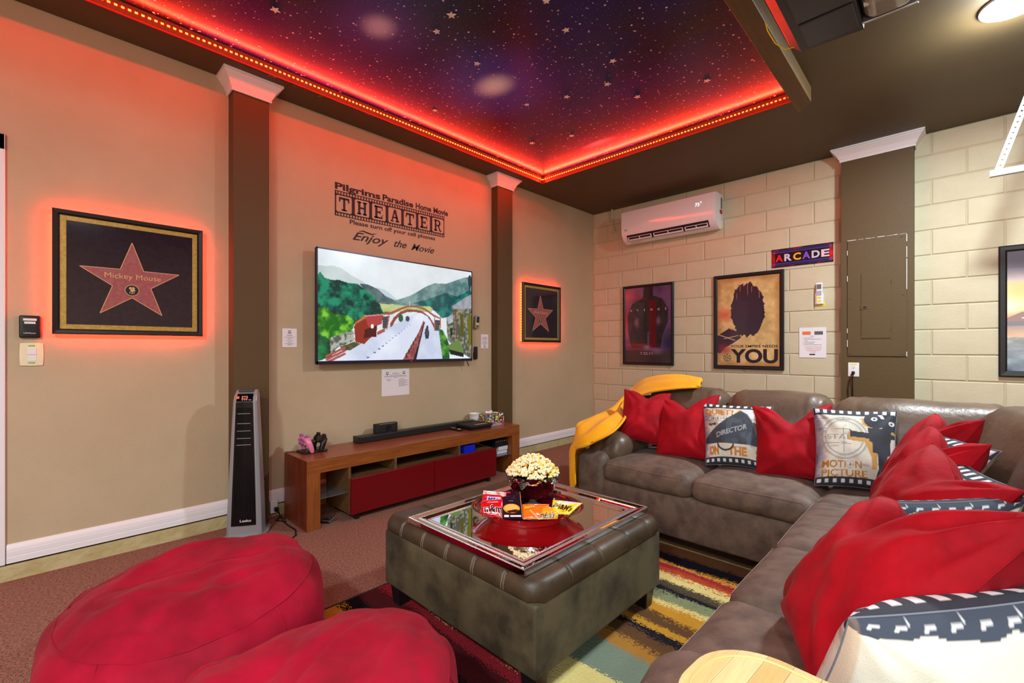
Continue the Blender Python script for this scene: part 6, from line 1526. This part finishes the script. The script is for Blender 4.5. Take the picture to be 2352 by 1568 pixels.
pillow('largest red cushion with a folded peak nearest the camera', [(3.270, -3.60, .800), (3.530, -3.90, .900), (3.235, -4.06, .470), (3.075, -3.66, .462)], .19, 18.0, .26, wr=.020, dent=-.15, dw=.30)
pillow('nearest cream backed cushion with a dark film strip edge beside the sofa arm', cb_((3.575, -3.90, .800), (3.275, -4.10, .715), -.085, .03, -.30), .18, 19.0, 0, art_lines(), art_back(), 'printed_pillow', wr=.006)

# ================================================================== BLANKET
G4 = [[(2.018, -1.5, 0.893), (2.054, -1.6, 0.914), (2.11, -1.75, 0.912), (2.134, -1.85, 0.896)], [(1.807, -1.45, 0.883), (1.857, -1.6, 0.934), (1.914, -1.75, 0.915), (1.96, -1.9, 0.872)],
      [(1.542, -1.45, 0.839), (1.601, -1.6, 0.894), (1.676, -1.75, 0.868), (1.741, -1.93, 0.813)], [(1.45, -1.5, 0.77), (1.49, -1.65, 0.795), (1.566, -1.85, 0.749), (1.653, -2.02, 0.704)],
      [(1.46, -1.9, 0.665), (1.55, -2.03, 0.690), (1.68, -2.17, 0.690), (1.80, -2.27, 0.680)], [(1.47, -2.2, 0.625), (1.58, -2.33, 0.655), (1.732, -2.43, 0.655), (1.84, -2.49, 0.610)],
      [(1.46, -2.35, 0.585), (1.575, -2.49, 0.592), (1.674, -2.56, 0.562), (1.740, -2.575, 0.535)], [(1.49, -2.3, 0.456), (1.515, -2.46, 0.475), (1.575, -2.56, 0.485), (1.618, -2.57, 0.49)],
      [(1.50, -2.3, 0.277), (1.510, -2.45, 0.300), (1.555, -2.555, 0.334), (1.600, -2.565, 0.371)], [(1.51, -2.35, 0.185), (1.515, -2.45, 0.180), (1.560, -2.55, 0.200), (1.600, -2.56, 0.242)]]
def cr1(p0, p1, p2, p3, t_): return tuple(.5 * (2 * b_ + (c_ - a) * t_ + (2 * a - 5 * b_ + 4 * c_ - d_) * t_ * t_ + (-a + 3 * b_ - 3 * c_ + d_) * t_ ** 3) for a, b_, c_, d_ in zip(p0, p1, p2, p3))
def spline(pts, k):
    n = len(pts); o = []
    for i in range(n - 1):
        for j in range(k): o.append(cr1(pts[max(i - 1, 0)], pts[i], pts[i + 1], pts[min(i + 2, n - 1)], j / k))
    return o + [pts[-1]]
cols = [spline(r_, 8) for r_ in G4]; cols = list(zip(*cols)); surf = [spline(list(cc), 6) for cc in cols]
b = MB(); rows = []
for i, cc in enumerate(surf):
    rows.append([Vector(q) + Vector((noise.noise(Vector((i * .25, j * .13, 1))) * .010, noise.noise(Vector((i * .25, j * .13, 5))) * .012 - .010, .012 + .014 * math.sin(i * .75 + j * .06))) for j, q in enumerate(cc)])
b.grid(rows)
t = thing('throw_blanket', 'yellow fleece blanket draped over the sofa back corner and far arm', 'blanket', (1.7, -2.1, .2))
o = obj('fleece', b, mat('yellow_fleece', (244, 176, 4), .95, rgb2=(244, 166, 4), scale=12, sheen=.1, bump=.6, bscale=220, bdist=.006), t, smooth=True, angle=180)
sm = o.modifiers.new('thickness', 'SOLIDIFY'); sm.thickness = .014; sm.offset = 0

# ================================================================== BEAN BAGS
def beanbag(label, cx, cy, rx, ry, rot, h, e, tx, ty, seed):
    t = thing('bean_bag', label, 'bean bag', (cx, cy, 0), 'red bean bags')
    cR, sR = math.cos(rot), math.sin(rot); zs = .80
    def f(th, ph):
        rho = max(0, math.cos(ph)) ** e; s_ = math.sin(ph); z = h / 2 + h / 2 * math.copysign(abs(s_) ** e, s_)
        a, bb = rho * math.cos(th), rho * math.sin(th)
        z = z * (1 + tx * a + ty * bb)
        fold = noise.noise(Vector((a * 2.2 + seed, bb * 2.2, z * 3))) * .020 + noise.noise(Vector((a * 5 + seed, bb * 5, z * 7 + 3))) * .010
        k = abs(s_)
        if s_ > .5: fold += .012 * (abs(math.sin(3.0 * a + 2.2 * bb + 2 * noise.noise(Vector((a * 2, bb * 2, seed))))) ** 6) - .010 * max(0, 1 - abs(noise.noise(Vector((a * 2.5 + seed, bb * 1.5, 9)))) * 9)
        else: fold += .010 * math.sin(th * 9 + 3 * noise.noise(Vector((a * 3, bb * 3, seed)))) * max(0, 1 - k)
        kx = 1 + fold * 1.2
        x, y = rx * a * kx, ry * bb * kx; z = max(.002, z + fold * (z / h) * .9)
        return Vector((cx + cR * x - sR * y, cy + sR * x + cR * y, z))
    NT = 96; seam = .60
    def panel(p0, p1, m_): b = MB(); b.grid([[f(2 * PI * k / NT, p0 + (p1 - p0) * i / m_) for k in range(NT)] for i in range(m_ + 1)], wrap=True); return b
    obj('side_panel', panel(-PI / 2, seam, 26), M_bean, t, smooth=True, angle=180); obj('top_panel', panel(seam, PI / 2 - .001, 26), M_bean, t, smooth=True, angle=180)
    b = MB(); b.tube([f(2 * PI * k / NT, seam) for k in range(NT)], .0028, 5, closed=True)
    for k in range(5):
        th = 2 * PI * (k + .35) / 5; b.tube([f(th + .02 * math.sin(q), seam - (seam + .8) * q / 10) for q in range(11)], .0022, 5)
    obj('seam', b, M_bean, t, smooth=True, angle=180)
beanbag('red bean bag closest to the tower heater', 1.517, -4.654, .454, .406, -.056, .41, .731, .019, .072, 2.0)
beanbag('red bean bag closest to the ottoman, at the bottom edge', 2.385, -4.669, .358, .487, .551, .428, .539, .042, -.037, 7.0)
